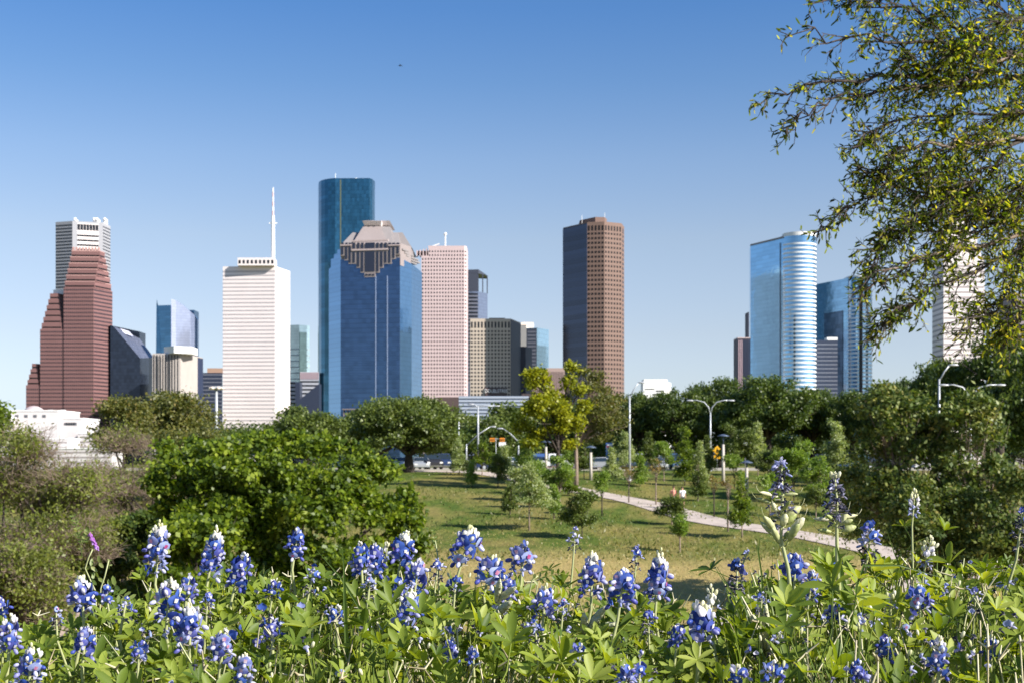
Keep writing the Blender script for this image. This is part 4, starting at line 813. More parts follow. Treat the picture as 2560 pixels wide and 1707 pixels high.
# --- saplings
sap=[ # px, D or base row, top row, width, material, shape, trunk visible, label
 (1148,('b',1188),1098,70,L_pale,'cone',.1,'pale silvery sapling at the start of the path'),
 (1205,('b',1190),1108,60,L_br,'round',.2,'mid-green sapling just right of the pale silvery one'),
 (1262,('b',1196),1108,62,L_pale,'cone',.15,'pale thin sapling before the parked white car in the middle'),
 (1312,('b',1200),1095,70,L_sp,'round',.15,'fresh green sapling in front of the dark blue car'),
 (1323,('b',1325),1150,120,L_pale,'cone',.36,'pale sapling with a clean slim trunk standing alone on the meadow'),
 (1400,('b',1270),1140,80,L_sp,'round',.25,'drooping yellow-green sapling beside the near end of the visible path'),
 (1455,('b',1345),1225,110,L_oak,'round',.1,'dark green dense sapling right of the small far bluebonnet'),
 (1432,('b',1185),1120,70,L_sp,'round',.3,'light sapling by the person standing near the cars'),
 (1565,('b',1180),1078,80,L_pale,'cone',.2,'pale conical sapling left of the tall single lamp'),
 (1622,('b',1178),1075,70,L_oak,'cone',.2,'green conical sapling right of the tall single lamp'),
 (1572,('b',1258),1160,50,L_rust,'round',.5,'almost bare sapling with a forked pale trunk by the path'),
 (1640,('b',1262),1140,42,L_rust,'round',.5,'thin brownish sapling left of the two walkers'),
 (1712,('b',1212),1062,90,L_br,'cone',.12,'bright green pyramidal tree behind the two walkers'),
 (1680,('b',1310),1245,85,L_oak,'round',.3,'low dark bushy sapling hiding the walkers\u2019 legs'),
 (1895,('b',1190),1052,85,L_pale,'cone',.2,'pale spiky sapling behind the grey street sign'),
 (1770,('b',1190),1085,60,L_oak,'cone',.1,'dark slender tree at the foot of the double lamp'),
 (1840,('b',1190),1060,110,L_oak,'round',.15,'leafy green tree right of the yellow warning sign'),
 (1855,('b',1345),1185,80,L_br,'cone',.2,'bright lime sapling right beside the path'),
 (1985,('b',1250),1100,110,L_sp,'round',.12,'yellow-green bushy tree behind the two withered lupines'),
 (2085,('b',1215),1048,110,L_pale,'cone',.12,'tall pale spire-shaped tree right of the withered lupines'),
 (2000,('b',1190),1095,80,L_oak,'cone',.15,'mid-green tree under the oaks, behind the yellow-green bushy one'),
 (1785,('b',1290),1190,36,L_rust,'round',.6,'very thin young tree crossing the path right of the walkers'),
 (1820,('b',1330),1190,30,L_rust,'round',.7,'leafless staked sapling left of the lime one'),
 (2040,('b',1300),1215,60,L_oak,'round',.3,'dark young tree beyond the path at the right'),
 (1245,('b',1215),1140,60,L_oak,'round',.1,'low dark sapling at the bend where the path first shows'),
 (1350,('b',1235),1150,95,L_sp,'round',.12,'broad light-green sapling left of the meadow lamp, over the path'),
 (1300,('b',1250),1165,70,L_pale,'round',.15,'pale bushy sapling above the slim-trunked lone one'),
 (1180,('b',1215),1150,40,L_sp,'cone',.1,'short green cone sapling on the shaded grass bank'),
 (1530,('b',1200),1120,60,L_pale,'cone',.1,'pale cone-shaped sapling just right of the meadow lamp'),
 (1745,('b',1250),1120,60,L_oak,'cone',.1,'dark narrow conifer-like sapling right of the walkers'),
 (1930,('b',1240),1120,90,L_oak,'round',.1,'round dark sapling between the two withered lupines tops'),
 (2040,('b',1260),1140,90,L_sp,'round',.1,'light-green rounded sapling right of the second withered lupine'),
 (1460,('b',1195),1110,60,L_oak,'round',.1,'dark green sapling just left of the meadow lamp'),
 (1600,('b',1215),1130,60,L_sp,'cone',.1,'light cone sapling below the white pickup'),
 (1275,('b',1285),1200,48,L_oak,'cone',.15,'small dark cone sapling left of the slim-trunked lone one'),
 (1385,('b',1300),1205,52,L_sp,'cone',.2,'light cone sapling between the lone pale one and the dark dense one'),
 (1505,('b',1290),1180,44,L_sp,'round',.45,'slim light sapling standing below the path left of the walkers'),
 (1660,('b',1200),1105,60,L_sp,'round',.15,'light-green tree left of the bright pyramidal one'),
 (1750,('b',1200),1100,56,L_pale,'cone',.1,'pale cone tree at the foot of the yellow warning sign'),
 (1836,('b',1225),1135,54,L_sp,'round',.12,'light rounded tree right of the tall park lamp'),
 (1925,('b',1290),1180,70,L_sp,'round',.15,'light-green young tree behind the top of the tallest podded lupine'),
 (1700,('b',1375),1290,44,L_sp,'round',.4,'small thin sapling below the path, right of the low dark bush'),
 (2110,('b',1290),1170,80,L_oak,'round',.1,'green young tree just left of the glossy-leaved trees'),
 (1420,('b',1240),1165,58,L_br,'cone',.15,'bright green sapling beside the meadow lamp post'),
]
for i,(px,bb,top,wpx,lm,shp,cb,lab) in enumerate(sap):
    D=dpy(bb[1]); wd=wpx*D/F
    tree('sapling',lab,px,D,top,wpx,lm,int(900+520*wd*wd if lm is not L_rust else 160),.17 if wd<3.4 else .2,100+i*3,cb=cb,nl=12,rad=.05 if wd<4 else .08,shape=shp,clump=.12*max(1,wd/3),asp=.55,barkm=M_barkp if i%3 else M_bark,flat=.9,limbs=9,group='young trees planted on the meadow')
# meadow tufts
n=26000; py=1180+R.random(n)*215; Dm=np.interp(py,[1180,1217,1283,1382,1420],[137,120,100,80,73]); xx=(R.random(n)*2900-160-CX)*Dm/F
cl=np.sin(xx*.35+Dm*.2)+np.sin(xx*.13-Dm*.31)+R.normal(size=n)*.5>-.1
xx=xx[cl];Dm=Dm[cl]; P=np.stack([xx,Dm,[ground(y,x)-.02 for x,y in zip(xx,Dm)]],1); n=len(P)
v,q,t=leaves(P,np.stack([R.normal(size=n)*.5,R.normal(size=n)*.5,np.ones(n)],1),R.normal(size=(n,3)),.10+.28*R.random(n)**2,.10,'diamond')
o=link('meadow_grass',qmesh('meadow_grass',v,q,leafmat('meadow_blade',[(.05,.085,.015),(.10,.13,.025),(.17,.17,.05),(.22,.18,.08)],.3),t)); tag(o,'rough green and straw grass tufts over the park meadow','grass',kind='stuff')
n=16000; Dm=np.interp(R.random(n),[0,1],[60,92]); xx=(R.random(n)*2900-160-CX)*Dm/F
P=np.stack([xx,Dm,[ground(y,x)-.01 for x,y in zip(xx,Dm)]],1)
v,q,t=leaves(P,np.stack([R.normal(size=n)*.5,R.normal(size=n)*.5,np.ones(n)],1),R.normal(size=(n,3)),.05+.09*R.random(n)**2,.08,'diamond')
o=link('lawn_grass',qmesh('lawn_grass',v,q,leafmat('lawn_blade',[(.24,.19,.08),(.33,.26,.10),(.22,.23,.06),(.42,.33,.16)],.2),t)); tag(o,'short dry grass tufts on the tan mown lawn','grass',kind='stuff')
# ------------------------------------------------------------------ street furniture
def lamp_tall(label,px,D,top,arms,side=1,base=None,name='street_lamp'):
    gz=ground(D) if base is None else base; h=zof(top,D)-gz; x=X(px,D); root=empty(name,(x,D,gz),label,'street lamp','tall street lamps by the road')
    m=MB(); m.tube([(0,0,-.2),(0,0,h*.5),(0,0,h-1.3)],[.13,.10,.075],8); m.box(-.2,.2,-.2,.2,-.1,.12); m.build('pole',M_galv,root,True)
    for (dxm,dz,st) in arms:
        s=1 if dxm>0 else -1; a=abs(dxm); 
        pts=[(0,0,h-1.5),(s*a*.10,0,h-1.5+dz*.45+.3),(s*a*.35,0,h-1.5+dz*.8+.5),(s*a*.75,0,h-1.5+dz+.5),(s*a,0,h-1.5+dz+.5)] if st=='c' else [(0,0,h-1.5),(s*a*.5,0,h-1.5+dz*.6),(s*a,0,h-1.5+dz)]
        m=MB(); m.tube(pts,.055,6); o=m.build('arm',M_galv,root,True)
        m=MB(); e=pts[-1]; m.ball((e[0]+s*.3,0,e[2]-.02),.42,.14,.09,10,5); m.build('lamp_head',mat('lamp_head_grey',(.5,.51,.53),.4,.2),o,True)
    return root
lamp_tall('tall single-armed street lamp right of the brown tower',1574,128,955,[(.9,1.5,'s')])
lamp_tall('grey double-armed street lamp in front of the dark oaks',1776,141.5,1000,[(-1.9,1.0,'c'),(1.9,1.0,'c')])
lamp_tall('double-armed street lamp among the trees at the far right',2426,100,958,[(-1.7,.9,'c'),(2.0,.9,'c')])
lamp_tall('tall street lamp with curved single arm below the white pointed tower',2348,102,905,[(.8,1.3,'s')])
lamp_tall('street lamp whose long arm curves right above the spreading oak',1147,170,1012,[(4.6,.9,'c')],base=-1.8)
lamp_tall('street lamp pole standing before the striped parking deck',1195,150,985,[(-.5,.4,'s')])
lamp_tall('short street lamp with a rising right arm between the middle oaks',1166,160,1082,[(2.9,2.3,'s')],base=-1.8)
lamp_tall('street lamp with a falling left arm beside the yellow-green tree',1296,158,1072,[(-1.9,1.6,'s')],base=-1.75)
lamp_tall('short curved street lamp over the oaks at the foot of the crowned tower',915,190,1060,[(2.4,.9,'c')],base=-2)
root=empty('high_mast_light',(X(541,330),330,ground(330)),'tall high-mast light with a ring of lamps left of the white antenna tower','street lamp')
m=MB(); h=zof(968,330)-ground(330); m.tube([(0,0,-.3),(0,0,h)],[.55,.3],8); m.build('pole',M_galv,root,True)
m=MB(); m.tube([(0,0,h-.3),(0,0,h+.25)],[1.3,1.3],10); o=m.build('lamp_ring',M_galv,root)
for k in range(6):
    m=MB(); a=k*1.047; m.ball((1.5*math.cos(a),1.5*math.sin(a),h-.2),.55,.55,.4,8,4); m.build('lamp_head',mat('lamp_head_warm',(.7,.6,.5),.4),o,True)
def park_lamp(label,px,basey,top,Dd=None):
    D=Dd or dpy(basey); gz=ground(D,X(px,D)); h=zof(top,D)-gz; root=empty('park_lamp',(X(px,D),D,gz),label,'park lamp','mushroom-cap park lamps')
    m=MB(); m.tube([(0,0,-.1),(0,0,h*.80)],[.17,.12],8); m.build('post',M_lampp,root,True)
    m=MB(); m.tube([(0,0,h*.80),(0,0,h-.1)],.06,6); m.build('neck',M_lampd,root,True)
    m=MB(); m.tube([(0,0,h-.22),(0,0,h-.16),(0,0,h-.04),(0,0,h)],[.55,.52,.2,.05],14); m.build('cap',M_lampd,root,True)
park_lamp('park lamp with pale post standing on the meadow left of the blue sign',1477,1201,1113)
park_lamp('park lamp farther back, left of the yellow-green trunk',1365,1180,1100)
park_lamp('tall park lamp just right of the yellow warning sign',1808,1215,1084)
park_lamp('lower park lamp beside the lime sapling',1867,1240,1150)
park_lamp('park lamp half hidden by the pale spire-shaped tree',2085,1215,1100)
# signs
def sign_post(name,label,px,D,top,h,cat='sign'):
    gz=ground(D); root=empty(name,(X(px,D),D,gz),label,cat); m=MB(); m.tube([(0,.03,-.1),(0,.03,zof(top,D)-gz)],.035,6); m.build('post',M_galv,root,True); return root,zof(top,D)-gz
r_,z=sign_post('warning_sign','yellow diamond pedestrian warning sign with a smaller plate beneath',1793,141,1112,0)
Ms=mat('sign_yellow',(.80,.42,.02),.45); Mk=mat('sign_black',(.015,.015,.015),.6)
def diamond(mb,c,s,y0,y1): mb.add([(c[0]+dx*s,y,c[1]+dz*s) for y in (y0,y1) for dx,dz in ((0,-1),(1,0),(0,1),(-1,0))],[(0,1,2,3),(7,6,5,4),(0,4,5,1),(1,5,6,2),(2,6,7,3),(3,7,4,0)])
m=MB(); diamond(m,(0,z-.55),.52,-.03,0); o=m.build('diamond_plate',Ms,r_)
m=MB(); m.tube([(.02,-.035,z-.34),(.02,-.035,z-.30)],[.05,.05],8); m.tube([(.02,-.045,z-.4),(-.02,-.045,z-.6)],[.05,.06],6); m.tube([(-.02,-.045,z-.6),(.08,-.045,z-.8)],.03,5); m.tube([(-.02,-.045,z-.6),(-.12,-.045,z-.8)],.03,5); m.tube([(.02,-.045,z-.44),(.13,-.045,z-.56)],.025,5); m.build('walking_figure',Mk,o)
m=MB(); m.box(-.36,.36,-.03,0,z-1.42,z-1.06); o=m.build('lower_plate',Ms,r_); m=MB(); m.tube([(.16,-.045,z-1.16),(-.14,-.045,z-1.34)],.03,5); m.tube([(-.14,-.045,z-1.34),(-.13,-.045,z-1.22)],.03,5); m.tube([(-.14,-.045,z-1.34),(-.02,-.045,z-1.34)],.03,5); m.build('arrow',Mk,o)
r_,z=sign_post('road_sign','tall blue roadside sign with a red and white upper panel by the dark car',1523,139,1106,0)
m=MB(); m.box(-.34,.34,-.03,0,z-.62,z); m.build('upper_panel',mat('sign_blue',(.10,.20,.55),.5),r_); m=MB(); m.box(-.28,.28,-.045,-.031,z-.5,z-.32); m.build('red_panel',mat('sign_red',(.55,.10,.10),.5),r_)
m=MB(); m.box(-.28,.28,-.045,-.031,z-.28,z-.12); m.build('white_panel',mat('sign_white',(.8,.8,.8),.5),r_)
m=MB(); m.box(-.34,.34,-.03,0,z-1.5,z-.66); o=m.build('lower_panel',mat('sign_blue',(.10,.20,.55),.5),r_); m=MB(); m.tube([(0,-.04,z-1.35),(0,-.04,z-1.0)],.04,5); m.tube([(-.12,-.04,z-1.12),(0,-.04,z-.98),(.12,-.04,z-1.12)],.04,5); m.build('arrow',mat('sign_white',(.8,.8,.8),.5),o)
for px,D,t,lab in ((1665,141,1108,'narrow grey street sign seen edge-on left of the pyramidal tree'),(1863,141,1105,'grey-backed street sign right of the tall park lamp')):
    r_,z=sign_post('road_sign',lab,px,D,t,0); m=MB(); a=.12 if px<1700 else .26; m.box(-a,a,-.03,0,z-.8,z); m.build('panel',mat('sign_back',(.42,.45,.50),.5,.4),r_)
r_,z=sign_post('traffic_signal','pair of orange-yellow traffic signal boxes in front of the dark oak',1240,160,1094,0,'traffic signal')
for dxs in (-.45,.75):
    m=MB(); m.box(dxs-.3,dxs+.3,-.15,.1,z-.42,z+.02); o=m.build('signal_box',mat('signal_orange',(.75,.25,.02),.5),r_)
    m=MB(); 
    for k in (-1,0,1): m.tube([(dxs+k*.18,-.16,z-.2),(dxs+k*.18,-.20,z-.2)],.07,8)
    m.build('signal_lens',Mk,o)
m=MB(); m.tube([(-.9,0,z-.1),(1.1,0,z-.1)],.04,5); m.build('crossbar',M_galv,r_)
m=MB(); m.box(.35,1.2,-.1,0,z-.95,z-.5); m.build('white_plate',mat('sign_white',(.8,.8,.8),.5),r_)
# ------------------------------------------------------------------ cars
def car_proto(kind):
    L,Wc,Hc=(4.6,1.8,1.45) if kind=='sedan' else (4.9,1.95,1.85)
    low=.28; hood=.88 if kind=='sedan' else 1.08
    if kind=='sedan': prof=[(-L/2,.35),(-L/2,.72),(-L/2+.15,.86),(-1.55,.95),(-.95,1.40),(.35,Hc),(1.15,.98),(L/2-.35,.80),(L/2,.66),(L/2,.35)]; gl=[(-1.42,.97),(-.92,1.34),(.33,1.385),(.98,.98)]
    elif kind=='suv': prof=[(-L/2,.4),(-L/2,.95),(-L/2+.1,1.1),(-L/2+.25,1.75),(-1.6,Hc),(.45,Hc-.02),(1.15,1.15),(L/2-.25,1.05),(L/2,.85),(L/2,.4)]; gl=[(-2.05,1.12),(-1.95,1.68),(.42,1.74),(1.0,1.14)]
    else: prof=[(-L/2,.5),(-L/2,1.05),(-.75,1.08),(-.70,1.75),(-.5,Hc),(.55,Hc-.03),(1.15,1.2),(L/2-.2,1.12),(L/2,.9),(L/2,.5)]; gl=[(-.62,1.15),(-.55,1.7),(.5,1.74),(1.02,1.18)]
    out={}
    m=MB(); n=len(prof); vs=[]
    for s,(yy) in ((-1,-Wc/2),(1,Wc/2)):
        for x,z in prof: vs.append((x,(yy*(.80 if z>1.2 else (.93 if z<.5 else 1.0))),z))
    m.add(vs,[tuple(range(n)),tuple(range(2*n-1,n-1,-1))]+[(i,i+n,(i+1)%n+n,(i+1)%n) for i in range(n)]); out['body']=m
    m=MB()
    for s in (-1,1):
        vs=[(x,s*(Wc/2)*(.82 if z>1.2 else 1.0)+s*.012,z) for x,z in gl]; vs2=[(x,y-s*.05,z) for x,y,z in vs]
        m.add(vs+vs2,[(0,1,2,3),(7,6,5,4),(0,4,5,1),(1,5,6,2),(2,6,7,3),(3,7,4,0)])
    out['side_windows']=m
    a=prof[5]; c=prof[6]; m=MB(); w0=Wc*.39; w1=Wc*.46
    def off(p,q,f): return (p[0]+(q[0]-p[0])*f, p[1]+(q[1]-p[1])*f)
    p0=off(a,c,.1); p1=off(a,c,.92); e=.02
    m.add([(p0[0]+e,-w0,p0[1]+e),(p0[0]+e,w0,p0[1]+e),(p1[0]+e,w1,p1[1]+e),(p1[0]+e,-w1,p1[1]+e)],[(0,1,2,3)]); out['windscreen']=m
    i0,i1=(3,4) if kind!='pickup' else (2,3); p0=off(prof[i0],prof[i1],.15); p1=off(prof[i0],prof[i1],.9); m=MB(); m.add([(p0[0]-e,-w1,p0[1]+e),(p0[0]-e,w1,p0[1]+e),(p1[0]-e,w0,p1[1]+e),(p1[0]-e,-w0,p1[1]+e)],[(3,2,1,0)]); out['rear_window']=m
    return out,L,Wc,kind
def car(label,px,D,kind,col,yaw):
    pr,L,Wc,k=car_proto(kind); gz=-1.742 if 144<D<158 else ground(D); root=empty('parked_car',(X(px,D),D,gz),label,'car','cars parked along the road',rz=yaw)
    M_=mat('car_paint_%d_%d_%d'%tuple(int(c*100) for c in col),col,.25,.1,spec=.7)
    G=mat('car_glass',(.02,.03,.04),.05,spec=.9)
    pr['body'].build('body',M_,root,False)
    for nm in ('side_windows','windscreen','rear_window'): pr[nm].build(nm,G,root)
    for sx in (-.31,.31):
        for sy in (-1,1):
            m=MB(); m.tube([(sx*L,sy*(Wc/2-.2),.33),(sx*L,sy*(Wc/2+.02),.33)],.33,12); o=m.build('wheel',mat('tyre',(.02,.02,.02),.8),root)
            m=MB(); m.tube([(sx*L,sy*(Wc/2+.02),.33),(sx*L,sy*(Wc/2+.035),.33)],.19,10); m.build('rim',M_galv,o)
    zl=.66 if kind=='sedan' else .85
    for sy in (-1,1):
        m=MB(); m.box(L/2-.06,L/2+.02,sy*Wc*.36-.16,sy*Wc*.36+.16,zl-.08,zl+.08); m.build('headlight',mat('headlight_glass',(.8,.8,.78),.2),root)
        m=MB(); m.box(-L/2-.02,-L/2+.06,sy*Wc*.38-.13,sy*Wc*.38+.13,zl-.06,zl+.12); m.build('tail_light',mat('tail_red',(.4,.02,.02),.3),root)
    m=MB(); m.box(L/2-.03,L/2+.04,-Wc*.42,Wc*.42,.38,.56); m.build('front_bumper',M_ if kind=='sedan' else mat('chrome',(.5,.5,.5),.2,.9),root)
    return root
wh=(.78,.78,.77); nv=(.03,.05,.12); dk=(.03,.03,.035); sl=(.35,.37,.40); bl=(.06,.12,.30)
car('dark red-lit sedan at the left end of the parked row, behind the big tree edge',975,146.5,'sedan',nv,1.5)
car('white sedan just left of the spreading oak trunk',1005,146,'sedan',wh,-1.4)
car('silver-grey car parked just right of the spreading oak trunk',1052,146.3,'sedan',sl,-1.45)
car('dark car behind the thick oak limb, right of the silver one',1076,147,'suv',dk,-1.3)
car('dark car partly behind the small rusty sapling',1106,147.5,'suv',nv,-1.5)
car('navy sedan between two saplings in the middle of the row',1240,147,'sedan',nv,.15)
car('white sedan seen between the pale saplings',1268,145.8,'sedan',wh,-.6)
car('dark blue van-like car left of the farther park lamp',1325,148,'suv',bl,3.1)
car('white pickup right of the farther park lamp',1385,147,'pickup',wh,0.1)
car('white car right behind the standing person',1448,146.6,'suv',wh,.2)
car('silver pickup right of the near park lamp',1503,146,'sedan',sl,.1)
car('black sedan below the blue roadside sign',1538,147.5,'sedan',dk,-1.2)
car('white pickup truck at the foot of the tall single lamp',1600,147,'suv',wh,-.5)
car('silver sedan right of the white pickup at the tall lamp',1632,145.6,'sedan',sl,-1.2)
car('blue car with pale bumper left of the pyramidal tree',1684,146,'suv',bl,-1.35)
car('dark car behind the trees right of the warning sign',1935,147,'suv',dk,.3)
car('blue-grey car glimpsed beside the pale spire-shaped tree',2110,147,'sedan',bl,-.2)
car('dark sedan glimpsed through the glossy-leaved tree',2200,147,'sedan',dk,.1)
car('white car glimpsed between the two glossy-leaved trees',2330,146,'sedan',wh,.1)
# ------------------------------------------------------------------ people
def person(label,px,D,shirt,shorts,skin,hair,face,stride=.16,bare=False):
    gz=ground(D,X(px,D))+.05; root=empty('person',(X(px,D),D,gz),label,'person',rz=face)
    S=mat('skin_%d'%int(skin[0]*100),skin,.6)
    J=[(0,0,.95,.12),(0,0,1.12,.115),(0,0,1.32,.13),(0,0,1.44,.075),(0,0,1.51,.052),(0,-.01,1.60,.085),(0,-.015,1.70,.08),
       (.17,0,1.41,.055),(.235,.02,1.15,.042),(.22,-.10,.93,.032),(.215,-.13,.84,.034),(-.17,0,1.41,.055),(-.235,-.02,1.15,.042),(-.22,-.02,.92,.032),(-.22,-.04,.83,.034),
       (.09,0,.88,.09),(.10,-stride*.6,.50,.058),(.10,-stride*.2,.09,.042),(.10,-stride*.2-.16,.04,.038),(-.09,0,.88,.09),(-.10,stride*.2,.50,.058),(-.10,stride*1.3,.13,.042),(-.10,stride*1.3-.15,.04,.038)]
    E=[(0,1),(1,2),(2,3),(3,4),(4,5),(5,6),(3,7),(7,8),(8,9),(9,10),(3,11),(11,12),(12,13),(13,14),(0,15),(15,16),(16,17),(17,18),(0,19),(19,20),(20,21),(21,22)]
    me=bpy.data.meshes.new('body'); me.from_pydata([j[:3] for j in J],E,[]); ob=link('body',me,root); md=ob.modifiers.new('skin','SKIN')
    for v,j in zip(me.skin_vertices[0].data,J): v.radius=(j[3],j[3]*.85)
    me.skin_vertices[0].data[0].use_root=True; sb=ob.modifiers.new('sub','SUBSURF'); sb.levels=1; sb.render_levels=1
    me.materials.append(S)
    dg=bpy.context.evaluated_depsgraph_get(); nm=bpy.data.meshes.new_from_object(ob.evaluated_get(dg)); ob.modifiers.clear(); ob.data=nm
    if not len(nm.materials): nm.materials.append(S)
    m=MB(); m.ball((0,.005,1.70),.098,.10,.085,10,6); m.build('hair',hair,root,True)
    m=MB(); m.tube([(0,0,.93),(0,0,1.1),(0,0,1.3),(0,0,1.43),(0,0,1.46)],[.155,.150,.17,.15,.075],12)
    for s in (-1,1): m.tube([(s*.13,0,1.41),(s*.19,0,1.36),(s*.225,s*.01,1.22)],[.085,.08,.07],8)
    m.build('shirt',shirt,root,True)
    m=MB(); m.tube([(0,0,.98),(0,0,.88)],[.15,.165],12)
    for s in (-1,1): m.tube([(s*.09,0,.9),(s*.10,(-stride*.45 if s>0 else stride*.15),.58)],[.105,.10],10)
    m.build('shorts',shorts,root,True)
    for s,yy in ((1,-stride*.2),(-1,stride*1.3)):
        m=MB(); m.ball((s*.10,yy-.09,.045),.055,.14,.05,8,5); m.build('shoe',mat('shoe_white',(.7,.7,.7),.6),root,True)
    for s in (-1,1): 
        m=MB(); m.ball((s*.032,-.088,1.64),.012); m.build('eye',Mk,root)
    return root
hb=mat('hair_brown',(.06,.035,.02),.7)
person('walker in a loose white top and dark shorts on the park path',1706,dpy(1272),mat('cloth_white',(.82,.82,.80),.9),mat('cloth_dark',(.06,.06,.07),.9),(.55,.32,.22),hb,.25)
person('walker in a salmon-pink top beside the one in white',1684,dpy(1271),mat('cloth_salmon',(.62,.28,.20),.9),mat('cloth_grey',(.14,.13,.12),.9),(.55,.32,.22),hb,-.15,.2)
person('person in a coral top standing near the parked white cars',1406,dpy(1179),mat('cloth_coral',(.70,.22,.14),.9),mat('cloth_black',(.03,.03,.03),.9),(.50,.30,.2),hb,1.2,.12)
# bench block, utility box, bird
D=dpy(1560); m=MB(); x=X(158,38); m.box(x-.35,x+.5,38,38.6,ground(38)-.1,zof(1508,38)); m.box(x-.45,x+.6,37.9,38.7,zof(1508,38),zof(1504,38)); o=m.build('concrete_pillar',M_conc,loc=(x,38,ground(38))); tag(o,'square pale concrete block at the lower left beside the dark forked trunks','pillar')
m=MB(); m.ball((0,0,0),.10,.32,.09,8,5)
for s in (-1,1): m.add([(0,.1,.04),(s*.35,.05,.16),(s*.75,-.1,.02),(s*.35,-.12,.13),(0,-.1,.04)],[(0,1,3,4),(1,2,3)] if s<0 else [(4,3,1,0),(3,2,1)])
m.add([(-.05,.28,0),(.05,.28,0),(.1,.48,.01),(-.1,.48,.01)],[(0,1,2,3)]); o=m.build('bird',mat('bird_dark',(.03,.03,.035),.8),loc=(0,0,0)); o.location=W(1001,165,230); o.rotation_euler=(0,0,1.2); tag(o,'tiny dark bird gliding alone in the blue sky','bird')
# ------------------------------------------------------------------ overhanging live oak at the right
ocx,ocd=3180,9.2
OX=(X(ocx,ocd),ocd); gz=ground(ocd)
root=empty('overhanging_oak',(OX[0],OX[1],gz),'live oak whose leafy branches hang into the upper right corner','tree',absolute=True)
def P3(px,py,D): return Vector(W(px,py,D))
fork=P3(3150,250,9.2)
m=MB(); m.tube([(OX[0],OX[1],gz-.3),(OX[0]-.1,OX[1],gz+1.2),fork],[.26,.20,.15],10); m.tube([fork,P3(3000,-300,9.4),P3(2800,-900,9.8)],[.13,.09,.04],8)
m.tube([fork,P3(3400,-400,9.4),P3(3700,-900,9.8)],[.12,.08,.03],8)
m.build('trunk',M_bark,root,True)
limbs=[ # px,py,D polylines from trunk to tip
 [(3150,100,9.2),(2800,120,8.6),(2480,130,8.2),(2290,110,8.0),(2130,90,7.8),(1945,78,7.6)],
 [(3150,150,9.2),(2760,170,8.7),(2450,215,8.3),(2240,190,8.1),(2060,205,7.9),(1960,240,7.8),(1872,272,7.7)],
 [(2480,130,8.2),(2350,40,8.2),(2200,10,8.1),(2090,-20,8.0),(2040,30,7.9)],
 [(2760,170,8.7),(2560,60,8.6),(2420,-20,8.5),(2250,-60,8.4)],
 [(2450,215,8.3),(2200,225,8.1),(2080,245,8.0),(2010,290,7.9),(1962,335,7.9)],
 [(3150,200,9.2),(2820,230,8.7),(2540,135,8.2),(2480,175,8.1),(2380,210,8.0),(2245,228,7.9)],
 [(2820,230,8.7),(2600,290,8.4),(2390,290,8.2),(2260,300,8.0),(2180,330,7.9),(2108,378,7.9)],
 [(3150,240,9.2),(2800,330,8.7),(2560,350,8.3),(2400,355,8.1),(2250,372,8.0),(2195,420,8.0),(2135,440,7.9)],
 [(2800,330,8.7),(2600,420,8.4),(2480,520,8.2),(2340,490,8.1),(2230,470,8.0),(2130,510,7.9),(2085,550,7.9),(2045,590,7.8)],
 [(2600,420,8.4),(2500,560,8.3),(2380,585,8.2),(2290,560,8.1),(2220,600,8.0),(2180,670,8.0),(2176,700,8.0)],
 [(3150,300,9.2),(2860,450,8.8),(2650,560,8.4),(2480,620,8.2),(2370,640,8.1),(2280,650,8.0),(2190,690,7.9),(2160,740,7.9)],
 [(2650,560,8.4),(2470,660,8.2),(2350,715,8.1),(2280,760,8.0),(2220,790,7.9),(2185,845,7.9)],
 [(2860,450,8.8),(2700,640,8.5),(2560,700,8.3),(2480,770,8.2),(2440,800,8.1),(2400,848,8.1)],
 [(2700,640,8.5),(2590,760,8.3),(2530,810,8.2),(2505,840,8.2)],
 [(2500,560,8.3),(2400,440,8.2),(2330,400,8.1),(2230,440,8.0),(2150,436,7.9)],
 [(2560,350,8.3),(2460,420,8.2),(2380,470,8.1),(2300,545,8.0),(2210,600,8.0)],
 [(2800,120,8.6),(2640,40,8.4),(2500,60,8.2),(2400,110,8.1),(2330,160,8.0),(2250,150,8.0)],
 [(2860,450,8.8),(2640,470,8.5),(2520,470,8.3),(2420,520,8.2),(2330,600,8.1)],
 [(3150,200,9.2),(2850,330,9.3),(2600,260,9.2),(2450,330,9.1),(2350,420,9.0)],
]
lr=random.Random(3)
def oak_branch(plist,r0,r1):
    pts=[P3(*p) for p in plist]; out=[]
    for i in range(len(pts)-1):
        for k in range(4):
            p=pts[i].lerp(pts[i+1],k/4); out.append(p+Vector((lr.gauss(0,1),lr.gauss(0,1),lr.gauss(0,1)))*.018)
    out.append(pts[-1]); n=len(out); return out,[r0+(r1-r0)*(i/(n-1))**.7 for i in range(n)]
LP=[];LD=[]; tw=MB()
def add_leaves(a,b,dens,skip=0.0):
    L=(b-a).length; n=max(1,int(L*dens)); d=(b-a).normalized()
    for i in range(n):
        t=(i+lr.random())/n
        if t<skip: continue
        p=a.lerp(b,t); q=Vector((lr.gauss(0,1),lr.gauss(0,1),lr.gauss(0,1))); q=(q-d*q.dot(d)).normalized()
        LP.append(p); LD.append((d*.75+q*.8+Vector((0,0,-.15))))
